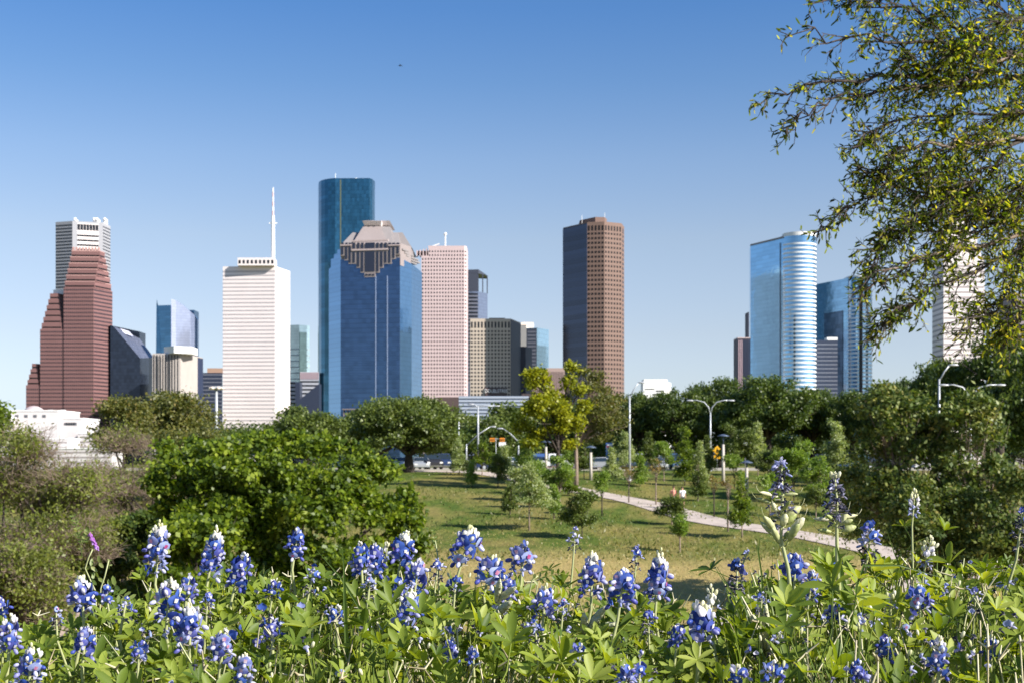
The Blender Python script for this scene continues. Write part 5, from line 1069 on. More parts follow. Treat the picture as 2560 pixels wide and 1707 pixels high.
def twig(a,d,L,lev,r):
    d=d.normalized(); mid=a+d*L*.5+Vector((lr.gauss(0,1),lr.gauss(0,1),lr.gauss(0,1)))*L*.06; e=a+d*L+Vector((lr.gauss(0,1),lr.gauss(0,1),lr.gauss(-.4,1)))*L*.09
    tw.tube([a,mid,e],[r,r*.7,r*.35],3,False)
    add_leaves(a,mid,10 if lev<2 else 24,.2); add_leaves(mid,e,34)
    if lev<2:
        for k in range(3 if lev==0 else 2):
            t=.25+.65*lr.random(); s=a.lerp(e,t); q=Vector((lr.gauss(0,1),lr.gauss(0,1),lr.gauss(-.1,1))).normalized()
            twig(s,d*.8+q*.75,L*lr.uniform(.4,.65),lev+1,r*.6)
for i,pl in enumerate(limbs):
    pts,rad=oak_branch(pl,.026 if pl[0][0]>3000 else .013,.0026)
    m=MB(); m.tube(pts,rad,6); m.build('branch',M_barkp if i in (5,7,10) else M_bark,root,True)
    n=len(pts)
    for j in range(1,n-1):
        px=CX+pts[j].x*F/pts[j].y
        if px>3060: continue
        d=(pts[min(j+1,n-1)]-pts[j]); f=j/n
        py_=HZ-pts[j].z*F/pts[j].y; k=4 if px>2330 else (3 if px>2150 else 2)
        if 2320<px<2480 and py_>520: k=2
        for q in range(k):
            s=Vector((lr.gauss(0,1),lr.gauss(0,1),lr.gauss(0,1))).normalized(); dd=d.normalized()*.9+s*.75+Vector((-.15,0,-.05))
            rt=min(1,max(0,(px-2050)/400)); twig(pts[j],dd,lr.uniform(.12,.26+.16*rt)*(1.05-.60*f),0 if (f<.72 and rt>.25) else 1,.0055)
    add_leaves(pts[-3],pts[-1],30)
tw.build('twigs',M_bark,root)

LP=np.array([tuple(p) for p in LP]); LD=np.array([tuple(p) for p in LD]); n=len(LP); N=unit(R.normal(size=(n,3))+np.array([0,-.1,.6]))
tn=np.clip(R.random(n)**1.9+.28*np.clip((LP[:,0]-2.3)/.9,0,1)*R.random(n),0,1)  # tint rises towards the right, painting sunlight onto those leaves
L_live=leafmat('live_oak_leaf',[(.016,.028,.007),(.045,.075,.010),(.14,.18,.015),(.32,.36,.03),(.50,.42,.07)],.40,rough=.55,spec=.15,tcol=(2.4,2.4,.5))
v,q,t=leaves(LP,LD,N,.030+.026*R.random(n),.010+.005*R.random(n),'fold',tn)
link('leaves',qmesh('leaves',v,q,L_live,t),root)
# ------------------------------------------------------------------ bluebonnets
def petal(name,cols,trans=.3,rough=.5,tcol=(1.1,1.1,1.3)): return leafmat(name,cols,trans,rough,.3,tcol)
PB=petal('petal_blue',[(.020,.040,.22),(.055,.12,.42),(.09,.095,.36),(.36,.43,.66)])
PV=petal('petal_violet',[(.04,.09,.38),(.12,.12,.44),(.40,.40,.64),(.70,.70,.80)],.3,.35)
PW=petal('petal_white',[(.72,.70,.68),(.80,.77,.66),(.70,.66,.76),(.78,.76,.60)])
PG=petal('bud_cream',[(.62,.62,.32),(.74,.72,.46),(.78,.76,.60)])
PM=petal('petal_spot',[(.85,.83,.75),(.85,.80,.62),(.80,.78,.74),(.5,.08,.22)])
PD=petal('petal_withered',[(.012,.014,.028),(.03,.03,.06),(.10,.10,.16),(.22,.21,.30)])
PC=petal('calyx_grey',[(.35,.30,.26),(.42,.38,.34),(.26,.24,.20)])
PL=petal('petal_faded',[(.28,.32,.58),(.42,.44,.66),(.55,.53,.66)])
M_stem=leafmat('lupine_stem',[(.36,.38,.18),(.50,.49,.30),(.58,.51,.38)],0)
M_pod=leafmat('lupine_pod',[(.30,.34,.11),(.46,.47,.24),(.62,.58,.42)],.1)
L_lup=leafmat('lupine_leaf',[(.055,.10,.012),(.125,.18,.022),(.23,.29,.04),(.36,.40,.09)],.38,rough=.5,spec=.3,tcol=(2.1,1.9,.4))
L_grass=leafmat('grass_blade',[(.09,.14,.03),(.15,.20,.05),(.26,.28,.10)],.3)
PETMATS=[PB,PV,PW,PG,PM,PD,PC,PL]
# floret templates: local x=outward, z=up, y=side, unit length 1
def grid_quads(nu,nv,off=0): return [(off+j*(nu+1)+i,off+j*(nu+1)+i+1,off+(j+1)*(nu+1)+i+1,off+(j+1)*(nu+1)+i) for j in range(nv) for i in range(nu)]
def make_floret(kind):
    V=[];Q=[];MI=[]
    def banner(mi,tilt,w=.78,h=.95,cup=.22):
        b=len(V)
        for j in range(4):
            t=j/3; ww=w*(.35+1.0*math.sin(math.pi*min(1,(t*.8+.15))))*.62*(1 if t<.9 else .62)
            for i in range(5):
                s=i/2-1; x=.18+math.sin(tilt)*t*h*.9-abs(s)**1.6*cup*(.5+t*.5); V.append((x,s*ww,.12+math.cos(tilt)*t*h-abs(s)*.08*t))
        Q.extend(grid_quads(4,3,b)); MI.extend([mi]*12)
        return b
    def ell(mi,c,r,tl=0,n=6,m_=4):
        b=len(V); ct,st=math.cos(tl),math.sin(tl)
        for j in range(m_+1):
            a=math.pi*j/m_-math.pi/2
            for i in range(n):
                p=2*math.pi*i/n; x=r[0]*math.sin(a); rr=math.cos(a)*(1.0 if j<=m_/2 else 1.1); y=r[1]*rr*math.cos(p); z=r[2]*rr*math.sin(p)
                V.append((c[0]+x*ct-z*st,c[1]+y,c[2]+x*st+z*ct))
        for j in range(m_):
            for i in range(n): Q.append((b+j*n+i,b+j*n+(i+1)%n,b+(j+1)*n+(i+1)%n,b+(j+1)*n+i)); MI.append(mi)
    if kind=='open':
        banner(0,.30,.92,1.08,.26); b=len(V)
        for (y,z) in ((-.17,.26),(.17,.26),(.20,.66),(0,.84),(-.20,.66)): V.append((.30+z*.33,y,z+.08))
        Q.append((b,b+1,b+2,b+4)); MI.append(4)
        ell(1,(.62,.0,.0),(.40,.24,.25),-.45); ell(6,(.02,0,.03),(.2,.10,.12),.2,5,3)
    elif kind=='young':
        banner(0,.12,.6,.95,.35); ell(2,(.30,0,.42),(.36,.20,.24),1.0); ell(6,(.02,0,.03),(.18,.10,.12),.2,5,3)
    elif kind=='white': banner(2,.10,.66,1.0,.36); ell(2,(.22,0,.38),(.40,.22,.26),1.05); ell(6,(.0,0,.0),(.16,.09,.10),.4,5,3)
    elif kind=='bud': ell(3,(.20,0,.42),(.52,.23,.27),1.15); ell(6,(0,0,0),(.14,.08,.1),.6,5,3)
    elif kind=='faded': banner(7,.5,.55,.7,.4); ell(7,(.5,0,-.02),(.42,.16,.18),-.45); ell(6,(.05,0,.03),(.25,.09,.10),0,5,3)
    elif kind=='dry': banner(5,.7,.5,.55,.5); ell(5,(.42,0,-.08),(.36,.13,.16),-.7); ell(6,(.05,0,.0),(.3,.08,.09),0,5,3)
    return np.array(V),np.array([q if len(q)==4 else q for q in Q]),np.array(MI)
FL={k:make_floret(k) for k in ('open','young','white','bud','faded','dry')}
def spike_mesh(seed,hh,ww,mode):
    """flower spike along +z from 0 to hh, total width ww"""
    r=np.random.default_rng(seed); V=[];Q=[];MI=[];T=[];b=0
    fs=min(.018,max(.0105,ww*.27)); n=int(max(11,hh/.0128*5.0)); n=min(n,60)
    rw=ww/2-fs*.9; sv=[];se=[]
    for i in range(n):
        f=(i+.5)/n; z=hh*f**.95*.97; a=i*2.399+r.normal()*.25
        if mode=='fresh': k='open' if f<.58 else ('young' if f<.68 else ('white' if f<.82 else 'bud'))
        elif mode=='open': k='open' if f<.74 else ('young' if f<.88 else 'white')
        elif mode=='yellow': k='faded' if f<.3 else ('white' if f<.55 else 'bud')
        elif mode=='fading': k='dry' if f<.35 else ('faded' if f<.6 else ('open' if r.random()<.55 else 'faded'))
        elif mode=='dark': k='dry' if f<.55 else ('open' if r.random()<.45 else 'dry')
        elif mode=='sparse': k='bud' if f>.5 and r.random()<.5 else ('faded' if f>.3 else 'dry')
        if k=='open' and r.random()<(.35 if f<.25 else .06): k='faded'
        z+=r.normal()*.0022
        if r.random()<(.06 if mode=='fresh' else .16): continue
        sc=fs*(1.0 if f<.7 else 1.0-.50*(f-.7)/.3)*(.88+.24*r.random())*(.8 if k in('faded','dry') else 1)
        prof=1.0 if f<.6 else max(.0,1-((f-.6)/.42)**1.3); prof*=.75+.25*min(1,f/.15)
        rr=max(.0008,(rw+.3*fs)*prof*.62+r.normal()*.0012); up=.10+.9*max(0,f-.6)*1.6+r.normal()*.13-(.35 if f<.15 else 0)
        vt,qt,mi=FL[k]; ca,sa=math.cos(a),math.sin(a); cu,su=math.cos(up),math.sin(up); ro=r.normal()*.25; cr,sr=math.cos(ro),math.sin(ro)
        x,y,zz=vt[:,0],vt[:,1],vt[:,2]; y,zz=y*cr-zz*sr,y*sr+zz*cr; x,zz=x*cu-zz*su,x*su+zz*cu
        X_=x*sc+rr; Z_=zz*sc+z; V.append(np.stack([X_*ca-y*sc*sa,X_*sa+y*sc*ca,Z_],1)); Q.append(qt+b); MI.append(mi); tt=np.full(len(vt),np.clip(r.random(),0,1)); T.append(np.clip(tt+r.normal(size=len(vt))*.07,0,1)); b+=len(vt)
        sv.append((0,0,max(0,z-.003))); se.append((rr*ca,rr*sa,z))
    if sv:
        v,q,t=stalks(sv,se,.0009,.0007); V.append(v);Q.append(q+b);MI.append(np.full(len(q),6));T.append(t);b+=len(v)
    return np.concatenate(V),np.concatenate(Q),np.concatenate(MI),np.concatenate(T)
def palmate(P,U,size,seed,n=None,open_=.45):
    """palmate leaves: P hub points, U axis directions; returns leaflets"""
    r=np.random.default_rng(seed); A=[];D=[];N=[];L=[];T=[]
    P=np.asarray(P);U=unit(np.asarray(U)); size=np.broadcast_to(size,(len(P),))
    for i in range(len(P)):
        u=U[i]; s=unit(np.cross(u,[.31,.77,.2])); w_=np.cross(u,s); k=n or int(r.integers(5,8)); a0=r.random()*6.28; tt=r.random(); op=open_*(.5+2.0*r.random()**1.3)
        for j in range(k):
            a=a0+2*math.pi*j/k+r.normal()*.12; o=s*math.cos(a)+w_*math.sin(a); op_=op+r.normal()*.1
            A.append(P[i]);D.append(u*op_+o);N.append(u-o*op_*.6);L.append(size[i]*(.8+.3*r.random()));T.append(np.clip(tt*.7+.3*r.random(),0,1))
    L=np.array(L); return leaves(np.array(A),np.array(D),np.array(N),L,L*(.30+.05*r.random(len(L))),'lupine',np.array(T))
SP=[ # tip px,py, foot px,py, width px, mode, label
 (400,1303,390,1434,80,'fresh','tallest full cream-tipped bluebonnet spike of the left part, on a pale stem'),
 (543,1319,522,1437,76,'fresh','cream-tipped bluebonnet on a bare pale stem, next right of the tallest left one'),
 (610,1383,586,1472,76,'open','loose purple-blue bluebonnet between the cream-tipped pair and the lone high one'),
 (202,1440,208,1532,88,'fresh','broad bluebonnet spike directly under the purple vetch'),
 (262,1462,270,1512,44,'open','small dark bluebonnet tucked behind the broad one under the vetch'),
 (426,1445,417,1556,88,'fresh','full bluebonnet spike just below the tallest left one'),
 (474,1434,465,1502,62,'open','slim bluebonnet spike with lilac top touching the one below the tallest left'),
 (476,1502,474,1627,94,'fresh','large bluebonnet spike with bright cream crown, lowest of the left trio'),
 (214,1570,208,1650,82,'open','open bluebonnet spike low at left without a cream tip'),
 (4,1493,8,1542,60,'open','bluebonnet top cut off by the left edge, highest there'),
 (28,1538,22,1633,78,'fresh','cream-tipped bluebonnet at the left edge'),
 (80,1615,72,1716,86,'fresh','bluebonnet with white crown in the lower left corner'),
 (563,1570,552,1656,82,'open','pale-blue open bluebonnet on a slanting stem, lower left of centre'),
 (613,1636,612,1712,66,'fresh','small bluebonnet half hidden at the bottom edge, left of centre'),
 (316,1500,304,1562,70,'fading','withered greyish bluebonnet between the broad one and the left trio'),
 (745,1322,734,1398,64,'open','lone bluebonnet standing high against the dark round tree on a bare stem'),
 (688,1451,680,1496,56,'fresh','short bluebonnet with cream top below the lone high one'),
 (786,1419,772,1482,62,'fading','half-withered bluebonnet with one violet bloom, right of the lone high one'),
 (676,1541,680,1602,62,'open','small bluebonnet among leaves under the short cream-topped one'),
 (838,1520,842,1568,66,'fresh','bluebonnet crown with white tips rising from broad leaves, left of the long grass blade'),
 (900,1358,905,1440,70,'open','wide violet bluebonnet cluster crossed by the long grass blade'),
 (940,1362,938,1440,72,'open','violet bluebonnet cluster joined on the right of the grass blade'),
 (925,1445,920,1497,62,'fading','sparse lilac bluebonnet beneath the wide cluster'),
 (1016,1331,1000,1412,82,'fresh','high bluebonnet with a white crown left of the meadow edge'),
 (968,1359,966,1392,24,'yellow','tiny cream bud spike beside the white-crowned one'),
 (1048,1401,1036,1482,80,'open','blue bluebonnet spike right below the white-crowned one'),
 (1000,1450,1000,1492,52,'open','small pale bluebonnet under the white-crowned one'),
 (1027,1478,1015,1570,84,'fresh','bright bluebonnet with white tip and thick pale stem, centre left'),
 (1126,1603,1130,1652,34,'open','little blue bloom deep in the leaves, left of centre bottom'),
 (1182,1620,1184,1662,32,'open','second little blue bloom deep in the leaves near the centre bottom'),
 (1180,1320,1152,1412,104,'fresh','largest bluebonnet, wide with white crown, standing highest at the centre'),
 (1234,1392,1216,1462,88,'fresh','bluebonnet with cream crown just right of and below the largest'),
 (1308,1362,1304,1432,90,'open','wide violet bluebonnet on a slanting pale stem right of the largest'),
 (1439,1319,1434,1382,52,'fading','small greyish-blue spike alone on a long thin stem above the lawn'),
 (1481,1378,1478,1492,82,'fresh','tall bluebonnet with white top against the lawn, left of the lawn flowers'),
 (1594,1363,1588,1430,50,'fading','small nodding grey-blue spike between the lawn flowers'),
 (1651,1378,1640,1505,80,'fresh','bluebonnet with large white top over withered blooms, last before open lawn'),
 (1561,1425,1548,1520,94,'open','loose violet bluebonnet with spread blooms below the small nodding one'),
 (1365,1465,1358,1542,76,'fresh','bluebonnet with white crown low between the centre flowers and the lawn flowers'),
 (1336,1550,1342,1612,56,'fading','few blue blooms hanging on the stem below the low white-crowned one'),
 (1565,1669,1564,1714,46,'open','small blue bloom at the bottom edge below the lawn'),
 (1781,1461,1778,1537,52,'yellow','small cream-topped bluebonnet right of the open lawn'),
 (1757,1512,1750,1602,104,'fresh','deep violet wide bluebonnet at the lower edge of the lawn'),
 (1871,1371,1860,1402,36,'fading','small grey spike top above the dark withered one'),
 (1844,1398,1840,1492,76,'dark','dark withering bluebonnet right of the open lawn'),
 (1988,1390,1986,1452,88,'open','bright blue bluebonnet among big leaves below the tall podded lupine'),
 (2034,1420,2022,1502,54,'open','narrow light-blue spike right behind the bright blue one'),
 (2181,1300,2166,1412,82,'fading','pale lilac drooping bluebonnet on a tan stem right of the two podded lupines'),
 (2228,1480,2226,1522,62,'yellow','yellow-cream bud cluster with blue side blooms at right'),
 (1847,1667,1850,1722,66,'fresh','violet bluebonnet with white tips at the bottom edge, right of centre'),
 (1934,1654,1932,1724,74,'open','pale blue bluebonnet at the bottom edge beside the pale curved stem'),
 (2142,1660,2150,1708,56,'open','drooping blue blooms at the bottom edge on the right'),
 (2288,1219,2282,1290,46,'yellow','slender spike with a cream and light-blue head, highest at the right'),
 (2329,1338,2312,1420,58,'yellow','cream and lilac spike right of the slender highest one'),
 (2296,1469,2300,1532,78,'open','deep blue bluebonnet low at right in front of green leaves'),
 (2349,1590,2346,1692,76,'fresh','bluebonnet with yellow-cream tip near the bottom right corner'),
 (2557,1267,2544,1372,62,'dark','withered dark spike cut off by the right edge'),
]
SP+=[(1096,1398,1090,1450,60,'fading','pale half-withered spike between the white-crowned and largest bluebonnets'),
 (1140,1440,1136,1492,56,'fading','faded lilac spike under the left side of the largest bluebonnet'),
 (1268,1440,1262,1500,66,'open','violet spike low between the cream-crowned and the slanting-stemmed ones'),
 (1410,1500,1404,1560,56,'fading','greyish spike between the two lawn-side white-topped bluebonnets'),
 (1620,1530,1622,1590,56,'dark','dark withering spike at the lawn edge beside the pale pods'),
 (1695,1560,1690,1620,54,'open','small violet spike just left of the deep violet wide one'),
 (1450,1610,1448,1664,46,'open','small blue spike low in the leaves, under the pale pod cluster'),
 (1905,1480,1902,1540,54,'fading','faded spike between the dark withering one and the bright blue one'),
 (2085,1500,2082,1556,52,'open','blue spike half hidden by leaves right of the narrow light-blue one'),
 (2440,1470,2436,1530,52,'fading','pale faded spike among leaves near the right edge'),
 (2480,1590,2478,1650,60,'fresh','white-tipped spike in the bottom right corner leaves'),
 (2215,1590,2210,1650,56,'open','blue spike low at right below the yellow-cream cluster'),
 (350,1600,346,1660,58,'open','small blue spike under the left trio, deep in the leaves'),
 (140,1520,142,1570,48,'fading','small withered spike left of the broad vetch-side bluebonnet'),
 (520,1480,516,1540,54,'fading','faded lilac spike between the slim lilac-topped and loose purple ones'),
 (1600,1640,1598,1700,56,'open','open blue spike at the bottom below the lawn flowers')]
GRP='flowering bluebonnets in the foreground'
sil_x=[-400,0,130,250,400,700,1000,1250,1400,1600,1700,1765,1830,1900,2100,2300,2560,2960]
sil_y=[1530,1540,1580,1520,1455,1430,1425,1440,1470,1500,1545,1590,1510,1410,1380,1400,1390,1390]
def sil(px): return float(np.interp(px,sil_x,sil_y))
def g0(y): return ground(y)
for i,(tx_,ty,bx,by,wd,mode,lab) in enumerate(SP):
    D=float(np.interp(by,[1290,1420,1560,1720],[2.75,2.5,2.15,1.75]))+rnd.uniform(-.06,.06)
    tip=Vector(W(tx_,ty,D)); foot=Vector(W(bx,by,D)); gz=g0(D); hh=(tip-foot).length; ww=wd*D/F
    bp=Vector((foot.x+rnd.uniform(-.05,.05)+ (foot.x-tip.x)*1.2,D+rnd.uniform(-.02,.05),gz))
    root=empty('bluebonnet',bp,lab,'bluebonnet',GRP)
    dirv=(tip-foot).normalized(); q=Vector((0,0,1)).rotation_difference(dirv)
    v,qq,mi,t=spike_mesh(200+i,hh,ww,mode); me=qmesh('flower_spike',v,qq,PETMATS,t,False,mi)
    # split: buds of the tip become a part of their own
    o=link('flower_spike',me,root); o.location=foot-bp; o.rotation_mode='QUATERNION'; o.rotation_quaternion=q@__import__('mathutils').Quaternion((0,0,1),rnd.random()*6)
    m=MB(); mid=foot.lerp(bp,.45)+Vector((rnd.uniform(-.012,.012),0,.0)); sr=.0026 if wd>60 else .0019
    m.tube([bp-bp,mid.lerp(bp,.4)-bp,mid-bp,foot-dirv*.02-bp,foot-bp,foot.lerp(tip,.5)-bp,foot.lerp(tip,.9)-bp],[sr*1.5,sr*1.35,sr*1.2,sr,sr*.95,sr*.7,sr*.4],7)
    m.build('stem',M_stem,root,True)
    nl=3 if wd<60 else 5
    for k in range(nl):
        a=rnd.random()*6.28; f=rnd.uniform(.04,.62); s=foot.lerp(bp,f) if f>.14 else foot.lerp(bp,.14)
        L=rnd.uniform(.03,.075); e=s+Vector((math.cos(a)*L,math.sin(a)*L*.8,rnd.uniform(.0,.035)))
        v1=stalks([s-bp],[e-bp],.0011,.0009); u=Vector((math.cos(a)*.5,math.sin(a)*.5-.15,1)); v2=palmate([e-bp],[tuple(u)],rnd.uniform(.026,.042),900+i*7+k)
        V_,Q_,T_=join([v1,v2]); link('leaf',qmesh('leaf',V_,Q_,L_lup,T_),root)
# ------------------------------------------------------------------ withered lupines with pods
def pod(base,d,L,wd,curve=.2):
    d=Vector(d).normalized(); side=Vector((0,0,1)); n=8; pts=[];rad=[]
    for i in range(n+1):
        t=i/n; pts.append(Vector(base)+d*L*t+Vector((0,0,1))*curve*L*math.sin(t*1.8)*.5); rad.append(max(.0006,wd*.5*(math.sin(math.pi*min(1,t*.93+.04))**.55)*(1+.10*math.sin(t*20))))
    m=MB(); m.tube(pts,rad,7); e=pts[-1]; m.tube([e,e+d*.006+Vector((0,0,.005)),e+d*.009+Vector((0,0,.011))],[.0008,.0005,.0003],4); return m
def podded(label,tip,node,foot,D,pods,dry,topkind,seed):
    r=random.Random(seed); gz=g0(D); T_=Vector(W(*tip,D)); Nn=Vector(W(*node,D)); Ft=Vector(W(*foot,D)); bp=Vector((Ft.x+.03,D,gz))
    root=empty('podded_lupine',bp,label,'seeding lupine','seeding lupines standing above the bluebonnets')
    m=MB(); m.tube([Vector((0,0,0)),Ft-bp,Nn-bp,Nn.lerp(T_,.5)+Vector((.003,0,0))-bp,T_-bp],[.0044,.0036,.0032,.0024,.0012],8); m.build('stem',M_stem,root,True)
    for (bx,by,ex,ey,wd) in pods:
        B=Vector(W(bx,by,D)); E=Vector(W(ex,ey,D))+Vector((0,r.uniform(-.03,.015),0)); s=B-bp; e=E-bp; st=s.lerp(e,.28)
        m=MB(); m.tube([s,s.lerp(st,.5)+Vector((0,0,-.002)),st],[.0016,.0013,.0014],5); pm=pod(st,e-st,(e-st).length,wd*D/F*.78,.15)
        b=len(m.v); m.v+=pm.v; m.f+=[tuple(i+b for i in f) for f in pm.f]; m.m+=pm.m
        o=m.build('pod',M_pod,root,True); 
        a=o.data.attributes.new('tint','FLOAT','POINT'); a.data.foreach_set('value',np.full(len(o.data.vertices),r.random(),np.float32)+np.random.default_rng(seed).normal(size=len(o.data.vertices)).astype(np.float32)*.12)
    V=[];Q=[];MI=[];TT=[];b=0; rg=np.random.default_rng(seed)
    for i in range(dry):
        f=rg.random()**.8; c=Nn.lerp(T_,.08+.85*f)-bp; a=i*2.4; rr=.006+.022*(1-f)*rg.random(); k='dry' if rg.random()<.8 else 'faded'
        if f>.9: k=topkind
        vt,qt,mi=FL[k]; sc=.013*(.6+.6*rg.random()); ca,sa=math.cos(a),math.sin(a); x=vt[:,0]*sc+rr; y=vt[:,1]*sc; V.append(np.stack([x*ca-y*sa+c.x,x*sa+y*ca+c.y,vt[:,2]*sc+c.z+rg.normal()*.003],1));Q.append(qt+b);MI.append(mi);TT.append(np.full(len(vt),rg.random()));b+=len(vt)
        v,q,t=stalks([tuple(c)],[(c.x+rr*ca,c.y+rr*sa,c.z)],.0009,.0008);V.append(v);Q.append(q+b);MI.append(np.full(len(q),6));TT.append(t);b+=len(v)
    for i in range(9):
        f=.9+.012*i; c=Nn.lerp(T_,min(1,f))-bp; a=i*2.4; vt,qt,mi=FL['bud' if topkind=='bud' else 'faded']; sc=.007*(1.15-i*.08); ca,sa=math.cos(a),math.sin(a); x=vt[:,0]*sc+.001; y=vt[:,1]*sc
        V.append(np.stack([x*ca-y*sa+c.x,x*sa+y*ca+c.y,vt[:,2]*sc+c.z],1));Q.append(qt+b);MI.append(np.where(mi==6,6,3 if topkind=='bud' else mi));TT.append(np.full(len(vt),rg.random()));b+=len(vt)
    link('withered_blooms',qmesh('withered_blooms',np.concatenate(V),np.concatenate(Q),PETMATS,np.concatenate(TT),False,np.concatenate(MI)),root)
    return root,bp
podded('tallest lupine gone to seed, fat green pods over blackened blooms, at the right',(1953,1142),(1952,1345),(1970,1420),2.35,
  [(1944,1240,1893,1232,14),(1944,1262,1892,1248,13),(1948,1236,1992,1236,12),(1945,1290,1930,1255,15),(1950,1285,1968,1252,14),(1950,1300,2004,1270,30),(1955,1320,1992,1282,26),(1955,1325,1962,1285,24),(1960,1352,2004,1296,30),(1955,1350,1980,1330,22),(1948,1340,1902,1292,24),(1945,1348,1905,1308,18),(1955,1370,1925,1320,22),(1962,1365,1988,1310,26)],62,'faded',1)
podded('second lupine gone to seed, cream-tipped with dark dried blooms, beside the tallest',(2086,1180),(2092,1330),(2093,1420),2.45,
  [(2090,1300,2040,1300,16),(2090,1306,2058,1288,14),(2094,1296,2146,1290,13),(2094,1330,2140,1318,24),(2092,1322,2118,1280,20),(2092,1330,2044,1326,16),(2094,1312,2128,1300,16)],60,'bud',2)
# pod clusters low in the greenery
for i,(lab,nd,ends) in enumerate((('cluster of pale ribbed pods low between the lawn flowers',(1462,1560),((1462,1590,1460,1535,24),(1466,1580,1515,1518,26),(1470,1585,1540,1560,26),(1464,1585,1500,1545,22))),
   ('pale fuzzy pods on a branching stem right of the deep violet bluebonnet',(1912,1620),((1908,1640,1870,1560,24),(1912,1630,1915,1515,24),(1914,1640,1968,1540,28),(1905,1600,1868,1530,32))),
   ('pale pods between the cream-crowned and wide violet bluebonnets at centre',(1250,1490),((1235,1540,1280,1505,26),(1245,1500,1290,1470,22),(1240,1505,1250,1450,20))))):
    D=2.28; gz=g0(D); bp=Vector((X(nd[0],D),D,gz)); root=empty('pod_cluster',bp,lab,'seed pods'); m=MB(); N0=Vector(W(nd[0],nd[1]+20,D)); m.tube([(0,0,0),N0-bp],[.004,.003],6); m.build('stem',M_stem,root,True)
    for (bx,by,ex,ey,wd) in ends:
        s=N0-bp; B=Vector(W(bx,by,D))-bp; e=Vector(W(ex,ey,D-.04))-bp; m=MB(); m.tube([s,B],[.002,.0016],5); pm=pod(B,e-B,(e-B).length,wd*D/F*.85,.08); b=len(m.v); m.v+=pm.v; m.f+=[tuple(j+b for j in f) for f in pm.f]; m.m+=pm.m
        o=m.build('pod',mat('pale_pod',(.50,.50,.33),.7,noise=.15,nscale=60,bump=.3,bscale=120),root,True)
# ------------------------------------------------------------------ vetch, tendrils and grass blades
def vetch(label,pts,D,flower,leafs,seed):
    gz=g0(D); r=np.random.default_rng(seed); P_=[Vector(W(x,y,D)) for x,y in pts]; bp=Vector((P_[0].x,D,gz)); root=empty('vetch',bp,label,'vetch')
    m=MB(); m.tube([Vector((0,0,0))]+[p-bp for p in P_],[.0018]*2+[.0014]*(len(P_)-1),5); m.build('stem',M_stem,root,True)
    for (x0,y0,x1,y1,n,sz) in leafs:
        a=Vector(W(x0,y0,D))-bp; e=Vector(W(x1,y1,D))-bp; d=(e-a); A=[];Dr=[]
        s=Vector((d.z,0,-d.x)).normalized()
        for k in range(n):
            for sg in (-1,1): A.append(tuple(a+d*((k+.6)/n))); Dr.append(tuple(s*sg+d.normalized()*.5+Vector((0,r.normal()*.4,0))))
        v1=stalks([tuple(a)],[tuple(e)],.0008,.0004); v2=leaves(A,Dr,np.tile([0,-1,.4],(len(A),1))+r.normal(size=(len(A),3))*.3,sz,sz*.42,'fold'); V_,Q_,T_=join([v1,v2]); link('leaf',qmesh('leaf',V_,Q_,L_grass,T_),root)
    if flower:
        x0,y0,x1,y1=flower; V=[];Q=[];MI=[];T=[];b=0; a=Vector(W(x0,y0,D))-bp; e=Vector(W(x1,y1,D))-bp
        for k in range(13):
            c=a.lerp(e,k/12); vt,qt,mi=FL['open']; sc=.0062; an=r.normal()*.7-.6; ca,sa=math.cos(an),math.sin(an); x=vt[:,0]*sc; y=vt[:,1]*sc; V.append(np.stack([x*ca-y*sa+c.x,x*sa+y*ca+c.y,vt[:,2]*sc+c.z],1));Q.append(qt+b);MI.append(np.where(mi==6,0,np.where(mi==4,1,0)));T.append(np.full(len(vt),r.random()));b+=len(vt)
        link('flower',qmesh('flower',np.concatenate(V),np.concatenate(Q),[petal('vetch_purple',[(.30,.08,.42),(.45,.16,.5),(.5,.3,.65)]),petal('vetch_pink',[(.6,.25,.5),(.7,.5,.7),(.3,.25,.6)])],np.concatenate(T),False,np.concatenate(MI)),root)
    return root
vetch('vetch sprig with a purple flower and curled feathery leaves at upper left',[(240,1480),(222,1440),(213,1420),(222,1392),(232,1372)],2.45,(224,1338,242,1374),[(206,1360,182,1286,7,.008),(208,1356,224,1322,6,.009),(214,1420,256,1402,2,.016),(222,1452,250,1440,2,.016),(206,1392,188,1290,3,.006)],1)
vetch('second thin vetch stem with faded pink blooms right of the purple one',[(250,1520),(252,1470),(262,1440),(272,1400)],2.42,None,[(268,1478,292,1460,2,.02),(290,1480,325,1500,3,.017),(272,1420,276,1396,2,.006)],2)
vetch('small dark vetch tendril standing up before the lawn edge at centre',[(1098,1480),(1096,1420),(1094,1385),(1088,1350)],2.5,None,[(1094,1384,1084,1322,7,.006),(1096,1430,1110,1395,3,.008)],3)
vetch('vetch leaf arching over between the violet cluster and the thin lone stem',[(1320,1500),(1330,1450),(1345,1438)],2.4,None,[(1325,1450,1400,1432,5,.013),(1340,1440,1440,1480,4,.010)],4)
def blade(label,pts,D,w0,m_=None,base=True):
    P_=[Vector(W(x,y,D)) for x,y in pts]; bp=Vector((P_[0].x,D,g0(D))); allp=[Vector((0,0,0))]+[p-bp for p in P_]; n=len(allp); m=MB(); vs=[]
    for i,p in enumerate(allp):
        d=(allp[min(i+1,n-1)]-allp[max(i-1,0)]).normalized(); s=d.cross(Vector((0.25,1,0))).normalized(); ww=w0*(1-(i/(n-1))**2)+.0003
        vs+=[p-s*ww/2,p+Vector((0,.25*ww,0)),p+s*ww/2]
    m.add(vs,[(i*3+k,i*3+k+1,i*3+3+k+1,i*3+3+k) for i in range(n-1) for k in range(2)]); o=m.build('grass_blade',m_ or L_grass,loc=(0,0,0)); o.location=bp; tag(o,label,'grass blade','long grass blades among the flowers')
